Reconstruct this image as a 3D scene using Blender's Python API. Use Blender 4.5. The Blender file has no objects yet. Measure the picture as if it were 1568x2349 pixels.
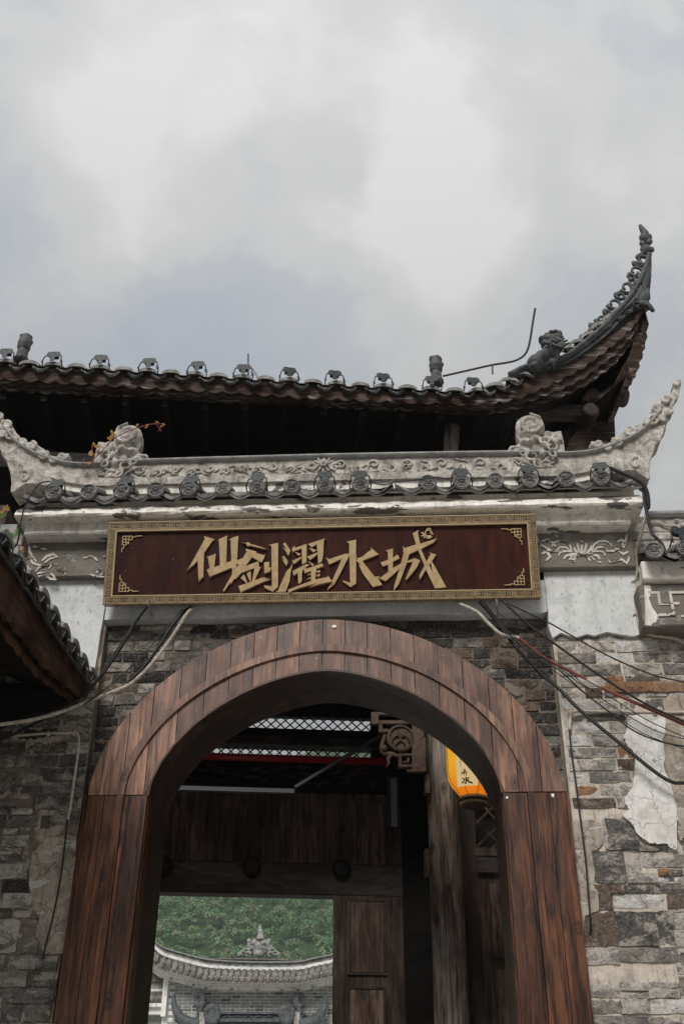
import bpy, bmesh, math, random
from mathutils import Vector, Matrix, noise
random.seed(7)
R = math.radians
S = bpy.context.scene
COL = S.collection
# ------------------------------------------------------------------ camera
F = 2390.0; ZX = 30.0
_V = (F*F + 139*ZX)/1455.0
Zc = Vector((ZX, _V, -F)).normalized(); Yc = Vector((139, -1455, -F)).normalized(); Xc = Yc.cross(Zc)
RW = Matrix((Xc, Yc, Zc))                       # camera axes -> world
CAM = Vector((0.46428, -6.74622, 1.6))
cam = bpy.data.cameras.new('camera'); camo = bpy.data.objects.new('camera', cam); COL.objects.link(camo)
cam.sensor_fit = 'VERTICAL'; cam.sensor_height = 36.0; cam.lens = F/2348.94*36.0
cam.clip_start = 0.05; cam.clip_end = 3000
camo.matrix_world = Matrix.Translation(CAM) @ RW.to_4x4()
S.camera = camo
# ------------------------------------------------------------------ view, world, sun
S.view_settings.view_transform = 'Standard'; S.view_settings.look = 'None'
S.view_settings.gamma = 1.0; S.view_settings.use_curve_mapping = False; S.view_settings.exposure = 0.80
S.cycles.max_bounces = 7; S.cycles.diffuse_bounces = 5; S.cycles.transparent_max_bounces = 8
try:
    S.cycles.use_denoising = True
except Exception: pass
SUN_EL, SUN_AZ = R(38), R(192)                  # azimuth measured from +Y towards +X
def ray(px, py): return RW @ Vector((px-784, -(py-1174.5), -F))
W = bpy.data.worlds.new('World'); S.world = W; W.use_nodes = True
def build_world():
    nt = W.node_tree; nt.nodes.clear(); N = nt.nodes; L = nt.links
    def nd(t, **k):
        n = N.new(t)
        for a, b in k.items(): setattr(n, a, b)
        return n
    def val(sock, v):
        if isinstance(v, (int, float, tuple, list)): sock.default_value = v
        else: L.new(v, sock)
    def m(op, a, b=0.0, c=None):
        n = nd('ShaderNodeMath', operation=op); val(n.inputs[0], a); val(n.inputs[1], b)
        if c is not None: val(n.inputs[2], c)
        return n.outputs[0]
    out = nd('ShaderNodeOutputWorld'); tc = nd('ShaderNodeTexCoord')
    sky = nd('ShaderNodeTexSky', sky_type='NISHITA'); sky.sun_disc = False
    sky.sun_elevation = SUN_EL; sky.sun_rotation = SUN_AZ
    bgs = nd('ShaderNodeBackground'); L.new(sky.outputs[0], bgs.inputs[0]); bgs.inputs[1].default_value = 0.06
    n1 = nd('ShaderNodeTexNoise'); n1.inputs['Scale'].default_value = 3.0; n1.inputs['Detail'].default_value = 8; n1.inputs['Roughness'].default_value = 0.50
    n1.inputs['Distortion'].default_value = 0.5
    mp = nd('ShaderNodeMapping'); mp.inputs['Location'].default_value = (3.1, 1.7, 0.4); mp.inputs['Scale'].default_value = (1, 1, 1.5)
    L.new(tc.outputs['Generated'], mp.inputs[0]); L.new(mp.outputs[0], n1.inputs['Vector'])
    # warped direction for the big cloud masses
    n2 = nd('ShaderNodeTexNoise'); n2.inputs['Scale'].default_value = 4.5; n2.inputs['Detail'].default_value = 5; n2.inputs['Roughness'].default_value = 0.55
    L.new(tc.outputs['Generated'], n2.inputs['Vector'])
    vm = nd('ShaderNodeVectorMath', operation='MULTIPLY_ADD'); L.new(n2.outputs['Color'], vm.inputs[0]); vm.inputs[1].default_value = (.3, .3, .3); 
    off = nd('ShaderNodeVectorMath', operation='ADD'); L.new(tc.outputs['Generated'], off.inputs[0]); off.inputs[1].default_value = (-.15, -.15, -.15)
    L.new(off.outputs[0], vm.inputs[2])
    nrm = nd('ShaderNodeVectorMath', operation='NORMALIZE'); L.new(vm.outputs[0], nrm.inputs[0])
    tot = m('MULTIPLY_ADD', m('SUBTRACT', n1.outputs[0], 0.5), .9, 0.505)
    n3 = nd('ShaderNodeTexNoise'); n3.inputs['Scale'].default_value = 10; n3.inputs['Detail'].default_value = 6; n3.inputs['Roughness'].default_value = .55; n3.inputs['Distortion'].default_value = .4
    L.new(tc.outputs['Generated'], n3.inputs['Vector']); tot = m('MULTIPLY_ADD', m('SUBTRACT', n3.outputs[0], 0.5), 1.0, tot)
    blobs = [(960, 340, .34, 300), (930, 470, .32, 300), (1010, 590, .45, 150), (420, 60, .14, 60), (1300, 120, .16, 60), (380, 330, .30, 140), (120, 460, .36, 140), (300, 480, .25, 140),
             (1330, 540, .22, 120), (1560, 560, .35, 160), (1540, 930, .22, 160),
             (40, 330, -.30, 160), (600, 500, -.08, 130), (300, 740, -.12, 60), (800, 740, -.24, 60), (640, 620, -.16, 120), (1250, 500, -.22, 200), (1440, 700, -.30, 150), (120, 700, -.28, 50), (1200, 760, -.25, 80)]
    for px, py, w, k in blobs:
        d = ray(px, py).normalized()
        dt = nd('ShaderNodeVectorMath', operation='DOT_PRODUCT'); L.new(nrm.outputs[0], dt.inputs[0]); dt.inputs[1].default_value = d
        e = m('EXPONENT', m('MULTIPLY', m('SUBTRACT', dt.outputs['Value'], 1.0), float(k)))
        tot = m('MULTIPLY_ADD', e, w, tot)
    cr = nd('ShaderNodeValToRGB'); cr.color_ramp.interpolation = 'EASE'
    el = cr.color_ramp.elements
    el[0].position = 0.0; el[0].color = (.278, .303, .335, 1)
    el[1].position = 1.0; el[1].color = (.455, .453, .450, 1)
    e = el.new(.34); e.color = (.318, .333, .352, 1)
    e = el.new(.60); e.color = (.378, .378, .377, 1)
    L.new(tot, cr.inputs[0])
    bgc = nd('ShaderNodeBackground'); L.new(cr.outputs[0], bgc.inputs[0]); sz = nd('ShaderNodeSeparateXYZ'); L.new(tc.outputs['Generated'], sz.inputs[0])
    L.new(m('MULTIPLY_ADD', m('MAXIMUM', sz.outputs[2], 0.0), 1.02, 0.24), bgc.inputs[1])   # an overcast sky brightens towards the zenith
    mx = nd('ShaderNodeMixShader'); mx.inputs[0].default_value = 0.94
    L.new(bgs.outputs[0], mx.inputs[1]); L.new(bgc.outputs[0], mx.inputs[2]); L.new(mx.outputs[0], out.inputs[0])
build_world()
sun = bpy.data.lights.new('sun', 'SUN'); suno = bpy.data.objects.new('sun', sun); COL.objects.link(suno)
sun.energy = 1.5; sun.angle = R(22); sun.color = (1.0, .965, .92)
_sd = Vector((math.sin(SUN_AZ)*math.cos(SUN_EL), math.cos(SUN_AZ)*math.cos(SUN_EL), math.sin(SUN_EL)))
suno.rotation_euler = _sd.to_track_quat('Z', 'Y').to_euler(); suno.location = (0, -10, 20)

# ------------------------------------------------------------------ coordinates
def at(px, py, Y=0.0):                          # where the sight line of a photo point meets the plane y = Y
    r = ray(px, py); return CAM + r*((Y-CAM.y)/r.y)
TH = R(7); XH = Vector((math.cos(TH), math.sin(TH), 0)); YH = Vector((-math.sin(TH), math.cos(TH), 0))
def H(u, v, z): return XH*u + YH*v + Vector((0, 0, z))     # the hall behind stands turned by 7 degrees
def HP(p): return H(p[0], p[1], p[2])
def ath(px, py, v):
    r = ray(px, py); t = (v-CAM.dot(YH))/r.dot(YH); p = CAM+r*t
    return Vector((p.dot(XH), v, p.z))
def cv(ox, oy, s): return lambda x, y: ((ox+x/s)/1.7437, (oy+y/s)/1.7437)
def XZ(p): return (p.x, p.z)
def lerp(a, b, t): return a+(b-a)*t
def pl(pts, x):                                  # piecewise linear
    if x <= pts[0][0]: return pts[0][1]
    for (a, b), (c, d) in zip(pts, pts[1:]):
        if x <= c: return b+(d-b)*(x-a)/(c-a)
    return pts[-1][1]

# ------------------------------------------------------------------ materials
class NT:
    def __init__(s, name):
        s.m = bpy.data.materials.new(name); s.m.use_nodes = True; s.t = s.m.node_tree; s.t.nodes.clear()
        s.out = s.n('ShaderNodeOutputMaterial'); s.b = s.n('ShaderNodeBsdfPrincipled'); s.l(s.b.outputs[0], s.out.inputs[0])
        g = s.n('ShaderNodeNewGeometry'); s.pos = g.outputs['Position']; s.nor = g.outputs['Normal']
        oi = s.n('ShaderNodeObjectInfo'); s.rnd = oi.outputs['Random']
    def n(s, t, **k):
        x = s.t.nodes.new(t)
        for a, b in k.items(): setattr(x, a, b)
        return x
    def l(s, a, b): s.t.links.new(a, b)
    def set(s, sock, v):
        if hasattr(v, 'is_output'): s.l(v, sock)
        else: sock.default_value = v
    def math(s, op, a, b=0.0, clamp=False):
        x = s.n('ShaderNodeMath', operation=op); x.use_clamp = clamp; s.set(x.inputs[0], a); s.set(x.inputs[1], b); return x.outputs[0]
    def vec(s, scale, per=0.0, loc=(0, 0, 0)):
        mp = s.n('ShaderNodeMapping'); mp.inputs['Scale'].default_value = scale; mp.inputs['Location'].default_value = loc
        src = s.pos
        if per:
            a = s.n('ShaderNodeVectorMath', operation='ADD'); s.l(src, a.inputs[0])
            q = s.n('ShaderNodeVectorMath', operation='SCALE'); q.inputs[0].default_value = (per, per*.7, per*1.3); s.l(s.rnd, q.inputs['Scale'])
            s.l(q.outputs[0], a.inputs[1]); src = a.outputs[0]
        s.l(src, mp.inputs[0]); return mp.outputs[0]
    def noise(s, v, scale=1., detail=4., rough=.55, dist=0.):
        x = s.n('ShaderNodeTexNoise'); s.l(v, x.inputs['Vector']); x.inputs['Scale'].default_value = scale; x.inputs['Detail'].default_value = detail
        x.inputs['Roughness'].default_value = rough; x.inputs['Distortion'].default_value = dist; return x.outputs[0]
    def vor(s, v, scale, feature='F1'):
        x = s.n('ShaderNodeTexVoronoi'); x.feature = feature; s.l(v, x.inputs['Vector']); x.inputs['Scale'].default_value = scale; return x.outputs['Distance']
    def ramp(s, f, stops, interp='LINEAR'):
        x = s.n('ShaderNodeValToRGB'); x.color_ramp.interpolation = interp; e = x.color_ramp.elements
        while len(e) < len(stops): e.new(.5)
        for q, (p, c) in zip(e, stops):
            q.position = p; q.color = (c[0], c[1], c[2], 1) if isinstance(c, tuple) else (c, c, c, 1)
        s.l(f, x.inputs[0]); return x.outputs[0]
    def mix(s, f, a, b, mode='MIX'):
        x = s.n('ShaderNodeMix', data_type='RGBA', blend_type=mode); s.set(x.inputs[0], f)
        for k, v in ((6, a), (7, b)):
            if isinstance(v, tuple): x.inputs[k].default_value = (v[0], v[1], v[2], 1)
            else: s.l(v, x.inputs[k])
        return x.outputs[2]
    def bump(s, h, strength=.5, dist=.01):
        x = s.n('ShaderNodeBump'); x.inputs['Strength'].default_value = strength; x.inputs['Distance'].default_value = dist
        s.l(h, x.inputs['Height']); s.l(x.outputs[0], s.b.inputs['Normal'])
    def done(s, col, rough=.8, spec=.3, metal=0.):
        s.set(s.b.inputs['Base Color'], (col[0], col[1], col[2], 1) if isinstance(col, tuple) else col); s.set(s.b.inputs['Roughness'], rough)
        s.b.inputs['Specular IOR Level'].default_value = spec; s.b.inputs['Metallic'].default_value = metal
        return s.m

def mat_wood(name, dark, light, axis='z', rough=.5, spec=.4, per=9., worn=None, fine=1.0):
    t = NT(name)
    sc = {'z': (1, 1, .06), 'x': (.06, 1, 1), 'y': (1, .06, 1)}[axis]
    v = t.vec(sc, per)
    g = t.noise(v, 55*fine, 5, .62, 1.2)
    g2 = t.noise(v, 9*fine, 3, .6, 2.5)
    big = t.noise(t.vec((1, 1, .45) if axis == 'z' else (.45, 1, 1), per), 3.2, 4, .6, .6)
    f = t.math('ADD', t.math('MULTIPLY', g, .5), t.math('MULTIPLY', g2, .5))
    c = t.ramp(f, [(.40, dark), (.5, tuple(lerp(a, b, .5) for a, b in zip(dark, light))), (.60, light)])
    c = t.mix(t.ramp(big, [(.40, 1.), (.58, 0.)]), c, t.mix(1., c, (.50, .42, .38), 'MULTIPLY'))
    sp = t.n('ShaderNodeSeparateXYZ'); t.l(t.vec((1, 1, .5) if axis == 'z' else (.5, 1, 1), per*2), sp.inputs[0]); cb = t.n('ShaderNodeCombineXYZ'); t.l(sp.outputs[0], cb.inputs[0]); t.l(sp.outputs[2], cb.inputs[1])
    vk = t.n('ShaderNodeTexVoronoi'); vk.voronoi_dimensions = '2D'; vk.inputs['Scale'].default_value = 3.0; t.l(cb.outputs[0], vk.inputs['Vector']); k = t.math('ADD', vk.outputs['Distance'], t.math('MULTIPLY', t.math('SUBTRACT', g2, .5), .12))
    c = t.mix(t.ramp(k, [(.025, 1.), (.045, .35), (.065, .8), (.10, 0.)]), c, tuple(x*.5 for x in dark))
    st_ = t.noise(t.vec((1, 1, .22) if axis == 'z' else (.22, 1, 1), per, (3, 7, 2)), 6.5, 5, .62, .9)
    c = t.mix(t.ramp(st_, [(.50, 0.), (.60, .55)]), c, t.mix(1., c, (1.55, 1.42, 1.3), 'MULTIPLY'))
    c = t.mix(t.ramp(st_, [(.36, .6), (.45, 0.)]), c, t.mix(1., c, (.55, .40, .32), 'MULTIPLY'))
    vv = t.math('MULTIPLY_ADD', t.rnd, .5); t.t.nodes[-1].inputs[2].default_value = .75
    cc = t.n('ShaderNodeVectorMath', operation='SCALE'); t.l(c, cc.inputs[0]); t.l(vv, cc.inputs['Scale']); c = cc.outputs[0]
    if worn:
        w = t.noise(t.vec(sc, per, (4, 2, 1)), 14, 5, .7, .5)
        c = t.mix(t.ramp(w, [(.55, 0.), (.68, .8)]), c, worn)
    t.bump(f, .45, .006)
    return t.done(c, t.ramp(g, [(.3, rough-.12), (.7, rough+.15)]), spec)

def mat_plaster(name, base, dirt, peel=None, peelth=.62, dirtth=(.45, .75), sc=1.0, streak=.6, crack=0):
    t = NT(name)
    a = t.noise(t.vec((1, 1, 1)), 2.6*sc, 6, .62, .6)
    b = t.noise(t.vec((1, 1, 1), 0, (7, 3, 9)), 26*sc, 5, .65)
    c = t.mix(t.ramp(a, [(dirtth[0], 0.), (dirtth[1], .85)]), base, dirt)
    c = t.mix(t.ramp(b, [(.42, .0), (.72, .45)]), c, tuple(x*.62 for x in base))
    if streak:
        s = t.noise(t.vec((1, 1, .07), 0, (2, 8, 5)), 14*sc, 4, .6)
        c = t.mix(t.ramp(s, [(.52, 0.), (.70, streak)]), c, tuple(x*.5 for x in dirt))
        s2 = t.noise(t.vec((1, 1, .5), 0, (6, 1, 3)), 38, 6, .7); c = t.mix(t.ramp(s2, [(.56, 0.), (.66, .6)]), c, tuple(x*.5 for x in dirt))
    if crack:
        wv = t.n('ShaderNodeVectorMath', operation='MULTIPLY_ADD'); nn = t.n('ShaderNodeTexNoise'); t.l(t.pos, nn.inputs['Vector']); nn.inputs['Scale'].default_value = 9; nn.inputs['Detail'].default_value = 4
        t.l(nn.outputs['Color'], wv.inputs[0]); wv.inputs[1].default_value = (.16, .16, .16); t.l(t.pos, wv.inputs[2])
        x = t.n('ShaderNodeTexVoronoi'); x.feature = 'DISTANCE_TO_EDGE'; t.l(wv.outputs[0], x.inputs['Vector']); x.inputs['Scale'].default_value = crack
        c = t.mix(t.ramp(x.outputs['Distance'], [(.004, .75), (.022, 0.)]), c, tuple(q*.25 for q in dirt))
        g2 = t.noise(t.vec((1, 1, 1), 0, (11, 3, 2)), 11, 7, .7, .5); c = t.mix(t.ramp(g2, [(.48, 0.), (.62, .7)]), c, tuple(q*.75 for q in dirt))
    if peel:
        p = t.noise(t.vec((.55, 1, 1.4), 0, (1, 5, 2)), 5.0*sc, 7, .62, .3)
        pm = t.ramp(p, [(peelth, 0.), (peelth+.012, 1.)]); c = t.mix(pm, c, t.mix(b, tuple(x*.5 for x in peel), peel))
        h = t.math('SUBTRACT', t.math('MULTIPLY', b, .25), pm)
        t.bump(h, .7, .008)
    else: t.bump(t.math('ADD', t.math('MULTIPLY', a, .6), t.math('MULTIPLY', b, .4)), .35, .012)
    return t.done(c, .9, .15)

def mat_brick(name, cols, smear=.55, smearcol=(.36, .33, .29)):
    t = NT(name)
    n = len(cols)
    c = t.ramp(t.rnd, [((i+.5)/n, x) for i, x in enumerate(cols)])
    a = t.noise(t.vec((1, 1, 1)), 19, 7, .72, .5); b = t.noise(t.vec((1, 1, 1), 0, (3, 1, 4)), 62, 5, .7)
    c = t.mix(t.ramp(a, [(.33, .9), (.56, 0.)]), c, t.mix(1., c, (.30, .29, .285), 'MULTIPLY'))
    sm = t.noise(t.vec((.75, 1, 1.3), 1, (9, 9, 1)), 9.5, 9, .76, .6)
    c = t.mix(t.ramp(sm, [(smear-.03, 0.), (smear+.05, .92)]), c, t.mix(t.ramp(b, [(.35, 0.), (.6, 1.)]), tuple(x*.62 for x in smearcol), smearcol))
    c = t.mix(t.ramp(b, [(.50, 0.), (.70, .55)]), c, (.30, .27, .235))
    c = t.mix(t.ramp(b, [(.30, .75), (.42, 0.)]), c, (.035, .033, .032))
    t.bump(t.math('ADD', t.math('MULTIPLY', a, .7), t.math('MULTIPLY', b, .5)), 1., .02)
    return t.done(c, .85, .2)

def mat_stone(name, dark, light, sc=1., rough=.8, spec=.25, up=None, bumpd=.01, per=0, streak=0):
    t = NT(name)
    a = t.noise(t.vec((1, 1, 1), per), 9*sc, 6, .65, .4); b = t.noise(t.vec((1, 1, 1), per, (5, 5, 5)), 60*sc, 4, .6)
    f = t.math('ADD', t.math('MULTIPLY', a, .7), t.math('MULTIPLY', b, .3))
    c = t.ramp(f, [(.36, dark), (.62, light)])
    if streak:
        q1 = t.noise(t.vec((1, 1, .16), 0, (4, 4, 4)), 16, 5, .65); c = t.mix(t.ramp(q1, [(.50, 0.), (.66, streak)]), c, tuple(x*.45 for x in dark))
        q2 = t.noise(t.vec((1, 1, 1), 0, (9, 2, 4)), 30, 6, .7); c = t.mix(t.ramp(q2, [(.52, 0.), (.62, streak)]), c, tuple(x*.6 for x in dark))
    if up:
        sx = t.n('ShaderNodeSeparateXYZ'); t.l(t.nor, sx.inputs[0])
        w = t.math('MULTIPLY', t.ramp(sx.outputs[2], [(.15, 0.), (.7, 1.)]), t.ramp(a, [(.4, .2), (.6, 1.)]))
        c = t.mix(w, c, up)
    t.bump(f, .6, bumpd)
    return t.done(c, rough, spec)
def mat_plain(name, col, rough=.5, spec=.4, metal=0., var=.25):
    t = NT(name); a = t.noise(t.vec((1, 1, 1)), 30, 4, .6)
    c = t.mix(t.ramp(a, [(.35, var), (.65, 0.)]), col, tuple(x*.5 for x in col))
    return t.done(c, rough, spec, metal)
M = {}
M['plank'] = mat_wood('stained_plank', (.072, .036, .023), (.275, .150, .098), 'z', .45, .4, fine=1.3)
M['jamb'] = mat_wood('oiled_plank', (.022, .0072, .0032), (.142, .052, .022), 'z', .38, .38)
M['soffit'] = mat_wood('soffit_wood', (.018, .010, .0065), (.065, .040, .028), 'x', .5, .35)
M['oldwood'] = mat_wood('old_timber', (.028, .019, .016), (.125, .090, .072), 'z', .6, .3)
M['oldbeam'] = mat_wood('old_beam', (.022, .018, .016), (.095, .076, .066), 'x', .65, .3)
M['boards'] = mat_wood('sooty_boards', (.045, .031, .025), (.24, .165, .13), 'z', .6, .3)
M['black'] = mat_wood('soot_timber_and_shade', (.004, .0035, .003), (.018, .015, .013), 'x', .7, .2)  # dark timber; also colours the shade piece added under the lean-to
M['fascia'] = mat_wood('eave_board', (.028, .021, .019), (.105, .078, .067), 'x', .8, .1, worn=(.38, .355, .335))
M['fasciad'] = mat_wood('lean_to_eave_board', (.022, .013, .009), (.105, .056, .036), 'y', .75, .15)
M['column'] = mat_wood('worn_column', (.035, .024, .020), (.23, .195, .172), 'z', .55, .35, worn=(.38, .355, .335))
M['carvewood'] = mat_stone('carved_wood', (.03, .020, .015), (.12, .078, .058), 2., .6, .3)
M['plaster'] = mat_plaster('grey_white_plaster', (.64, .65, .64), (.38, .40, .40), None, sc=.8, streak=.22)
M['cornice'] = mat_plaster('flaking_lime', (.84, .805, .745), (.60, .56, .49), (.20, .185, .17), .575)
M['wplaster'] = mat_plaster('cracked_white_plaster', (.70, .685, .66), (.55, .52, .48), (.06, .06, .06), .66, streak=False, crack=7.)
M['tanplaster'] = mat_plaster('tan_render', (.42, .365, .30), (.25, .21, .17), (.60, .57, .53), .58, sc=1.6, crack=5.)
M['mortar'] = mat_plaster('old_mortar', (.56, .50, .425), (.27, .235, .195), None, sc=2.5)
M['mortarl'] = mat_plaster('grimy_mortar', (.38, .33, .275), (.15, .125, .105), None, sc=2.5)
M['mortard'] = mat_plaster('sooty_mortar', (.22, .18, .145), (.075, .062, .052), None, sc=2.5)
M['frieze'] = mat_plaster('painted_frieze_ground', (.165, .142, .122), (.25, .232, .21), (.34, .325, .30), .58, sc=1.1, streak=False)
M['motif'] = mat_plaster('painted_white_motif', (.60, .565, .51), (.34, .31, .28), (.13, .11, .10), .555, sc=4, streak=False)
M['brickd'] = mat_brick('dark_grey_brick', [(.085, .082, .08), (.13, .125, .12), (.175, .165, .152), (.105, .098, .092), (.20, .185, .165)], .53, (.40, .36, .31))
M['brickm'] = mat_brick('weathered_brick', [(.19, .182, .170), (.26, .245, .225), (.31, .29, .262), (.155, .15, .143)], .47, (.56, .51, .455))
M['brickb'] = mat_brick('brown_brick', [(.125, .092, .070), (.15, .108, .082), (.105, .085, .07)], .58)
M['bricko'] = mat_brick('orange_brick', [(.32, .17, .085), (.27, .135, .07), (.30, .19, .11)], .66)
M['brickp'] = mat_brick('whitewashed_brick', [(.46, .43, .39), (.36, .33, .295), (.56, .53, .49)], .49, (.72, .70, .67))
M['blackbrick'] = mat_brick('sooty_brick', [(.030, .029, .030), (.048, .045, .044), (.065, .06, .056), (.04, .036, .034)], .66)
M['tile'] = mat_stone('dark_roof_tile', (.07, .069, .067), (.27, .262, .25), 1.5, .75, .3, None, .006, 3)
M['tilel'] = mat_stone('weathered_roof_tile', (.030, .030, .030), (.115, .112, .105), 1.5, .8, .2, (.27, .265, .25), .008, 3)
M['ridge'] = mat_stone('carved_ridge_stone', (.16, .145, .13), (.62, .585, .53), 1.1, .85, .15, None, .006, 0, .42)
M['tilecap'] = mat_stone('lime_dusted_tile_end', (.10, .098, .094), (.34, .33, .31), 1.3, .85, .15, None, .01, 3)
M['innerwall'] = mat_wood('inner_hall_boards', (.05, .038, .032), (.15, .115, .095), 'z', .7, .2)
M['floor'] = mat_stone('hall_flagstones', (.20, .19, .175), (.34, .325, .30), 1., .6, .3)
M['ridgeg'] = mat_stone('grey_ridge_rail', (.17, .17, .165), (.36, .355, .345), 1.0, .8, .15)
M['horn'] = mat_stone('mossy_tile_horn', (.022, .024, .024), (.105, .110, .115), 1.2, .62, .35, (.12, .135, .10), .01)
M['gold'] = mat_stone('antique_gold_paint', (.13, .088, .040), (.30, .21, .105), 2.2, .38, .5, None, .002)
M['gilt'] = mat_stone('bright_gilding', (.33, .22, .105), (.50, .355, .185), 2.5, .34, .6, None, .003)
M['goldl'] = mat_stone('gold_rim', (.45, .36, .20), (.52, .42, .25), 2., .35, .5, None, .002)
M['groove'] = mat_plain('fret_groove', (.02, .014, .01), .7)
def lacquer():
    t = NT('lacquered_board'); v = t.vec((1, 1, .05)); a = t.noise(v, 22, 4, .6); b = t.noise(t.vec((1, 1, 1)), 2.2, 3, .5)
    c = t.ramp(a, [(.35, (.022, .0040, .0022)), (.7, (.066, .0135, .0055))]); c = t.mix(t.ramp(b, [(.35, .0), (.7, .6)]), c, (.012, .0035, .0028))
    s = t.vor(t.vec((1, 1, 1)), 11.0); c = t.mix(t.ramp(s, [(.022, 1.), (.032, 0.)]), c, (.45, .42, .40))
    return t.done(c, .45, .15)
M['lacquer'] = lacquer()
M['cable'] = mat_plain('black_cable', (.012, .012, .013), .45)
M['white_pipe'] = mat_stone('dirty_corrugated_conduit', (.22, .19, .15), (.58, .53, .46), 3., .6, .3)
M['red_pipe'] = mat_stone('red_conduit', (.13, .035, .025), (.25, .085, .065), 3., .6, .3)
M['tan_pipe'] = mat_stone('tan_conduit', (.30, .265, .205), (.55, .50, .41), 3., .6, .3)
M['metal'] = mat_plain('grey_metal', (.13, .14, .145), .4, .5, .6)
M['lamp'] = mat_plain('black_lamp_metal', (.018, .023, .026), .5)
M['steel'] = mat_plain('bright_bolt', (.55, .57, .58), .3, .5, .8)
M['red'] = mat_plain('red_paint', (.50, .015, .025), .3, .5)
M['panelgrey'] = mat_plain('pale_grey_panel', (.30, .32, .32), .5, .4, 0., .1)
M['leaf'] = mat_plain('green_leaf', (.075, .17, .035), .5, .4)
M['leafy'] = mat_plain('ochre_leaf', (.36, .20, .05), .5, .4)
M['stem'] = mat_plain('red_vine_stem', (.22, .035, .05), .5)
M['fwhite'] = mat_plaster('far_lime', (.86, .86, .83), (.62, .62, .59), None, sc=.6)
M['fgrey'] = mat_stone('far_relief', (.10, .105, .10), (.45, .45, .43), .6, .85, .15)
M['ftile'] = mat_stone('far_tile', (.075, .068, .062), (.30, .275, .25), .5, .85, .15, None, .01, 3)
M['fbrick'] = mat_brick('far_grey_brick', [(.38, .41, .38), (.45, .475, .44), (.50, .52, .49), (.42, .44, .41), (.18, .195, .19)], .80, (.6, .6, .57))
M['fdragon'] = mat_stone('far_dark_ornament', (.04, .045, .05), (.13, .14, .15), .8, .7, .3)
M['pave'] = mat_stone('paving_stone', (.26, .25, .23), (.42, .40, .37), 1., .8, .2)
LZ = ath(*cv(1480, 2800, 2.751)(1130, 1060), 1.35).z
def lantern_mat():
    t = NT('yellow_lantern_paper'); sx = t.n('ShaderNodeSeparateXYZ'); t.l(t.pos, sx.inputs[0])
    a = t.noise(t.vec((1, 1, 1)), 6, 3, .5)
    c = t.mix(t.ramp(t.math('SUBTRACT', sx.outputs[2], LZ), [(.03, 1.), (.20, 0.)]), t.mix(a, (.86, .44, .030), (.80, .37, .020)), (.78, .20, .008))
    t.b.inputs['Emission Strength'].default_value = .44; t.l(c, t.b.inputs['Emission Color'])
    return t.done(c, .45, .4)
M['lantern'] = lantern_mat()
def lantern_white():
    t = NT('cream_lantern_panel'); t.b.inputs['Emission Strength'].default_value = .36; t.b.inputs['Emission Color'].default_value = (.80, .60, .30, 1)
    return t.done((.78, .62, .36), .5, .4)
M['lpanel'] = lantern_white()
def leafmat(name, cols):
    t = NT(name); a = t.noise(t.vec((1, 1, 1)), .22, 4, .6); b = t.noise(t.vec((1, 1, 1)), .05, 2, .5)
    c = t.ramp(t.math('ADD', t.math('MULTIPLY', a, .72), t.math('MULTIPLY', b, .28)), cols)
    t.b.inputs['Subsurface Weight'].default_value = 0
    return t.done(c, .8, .15)
M['forest'] = leafmat('hillside_foliage', [(.38, (.070, .145, .070)), (.48, (.125, .235, .10)), (.54, (.24, .25, .16)), (.60, (.125, .235, .10)), (.68, (.22, .33, .12))])
M['hill'] = mat_stone('hill_ground', (.03, .06, .028), (.055, .09, .04), .05, .9, .1)

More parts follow.
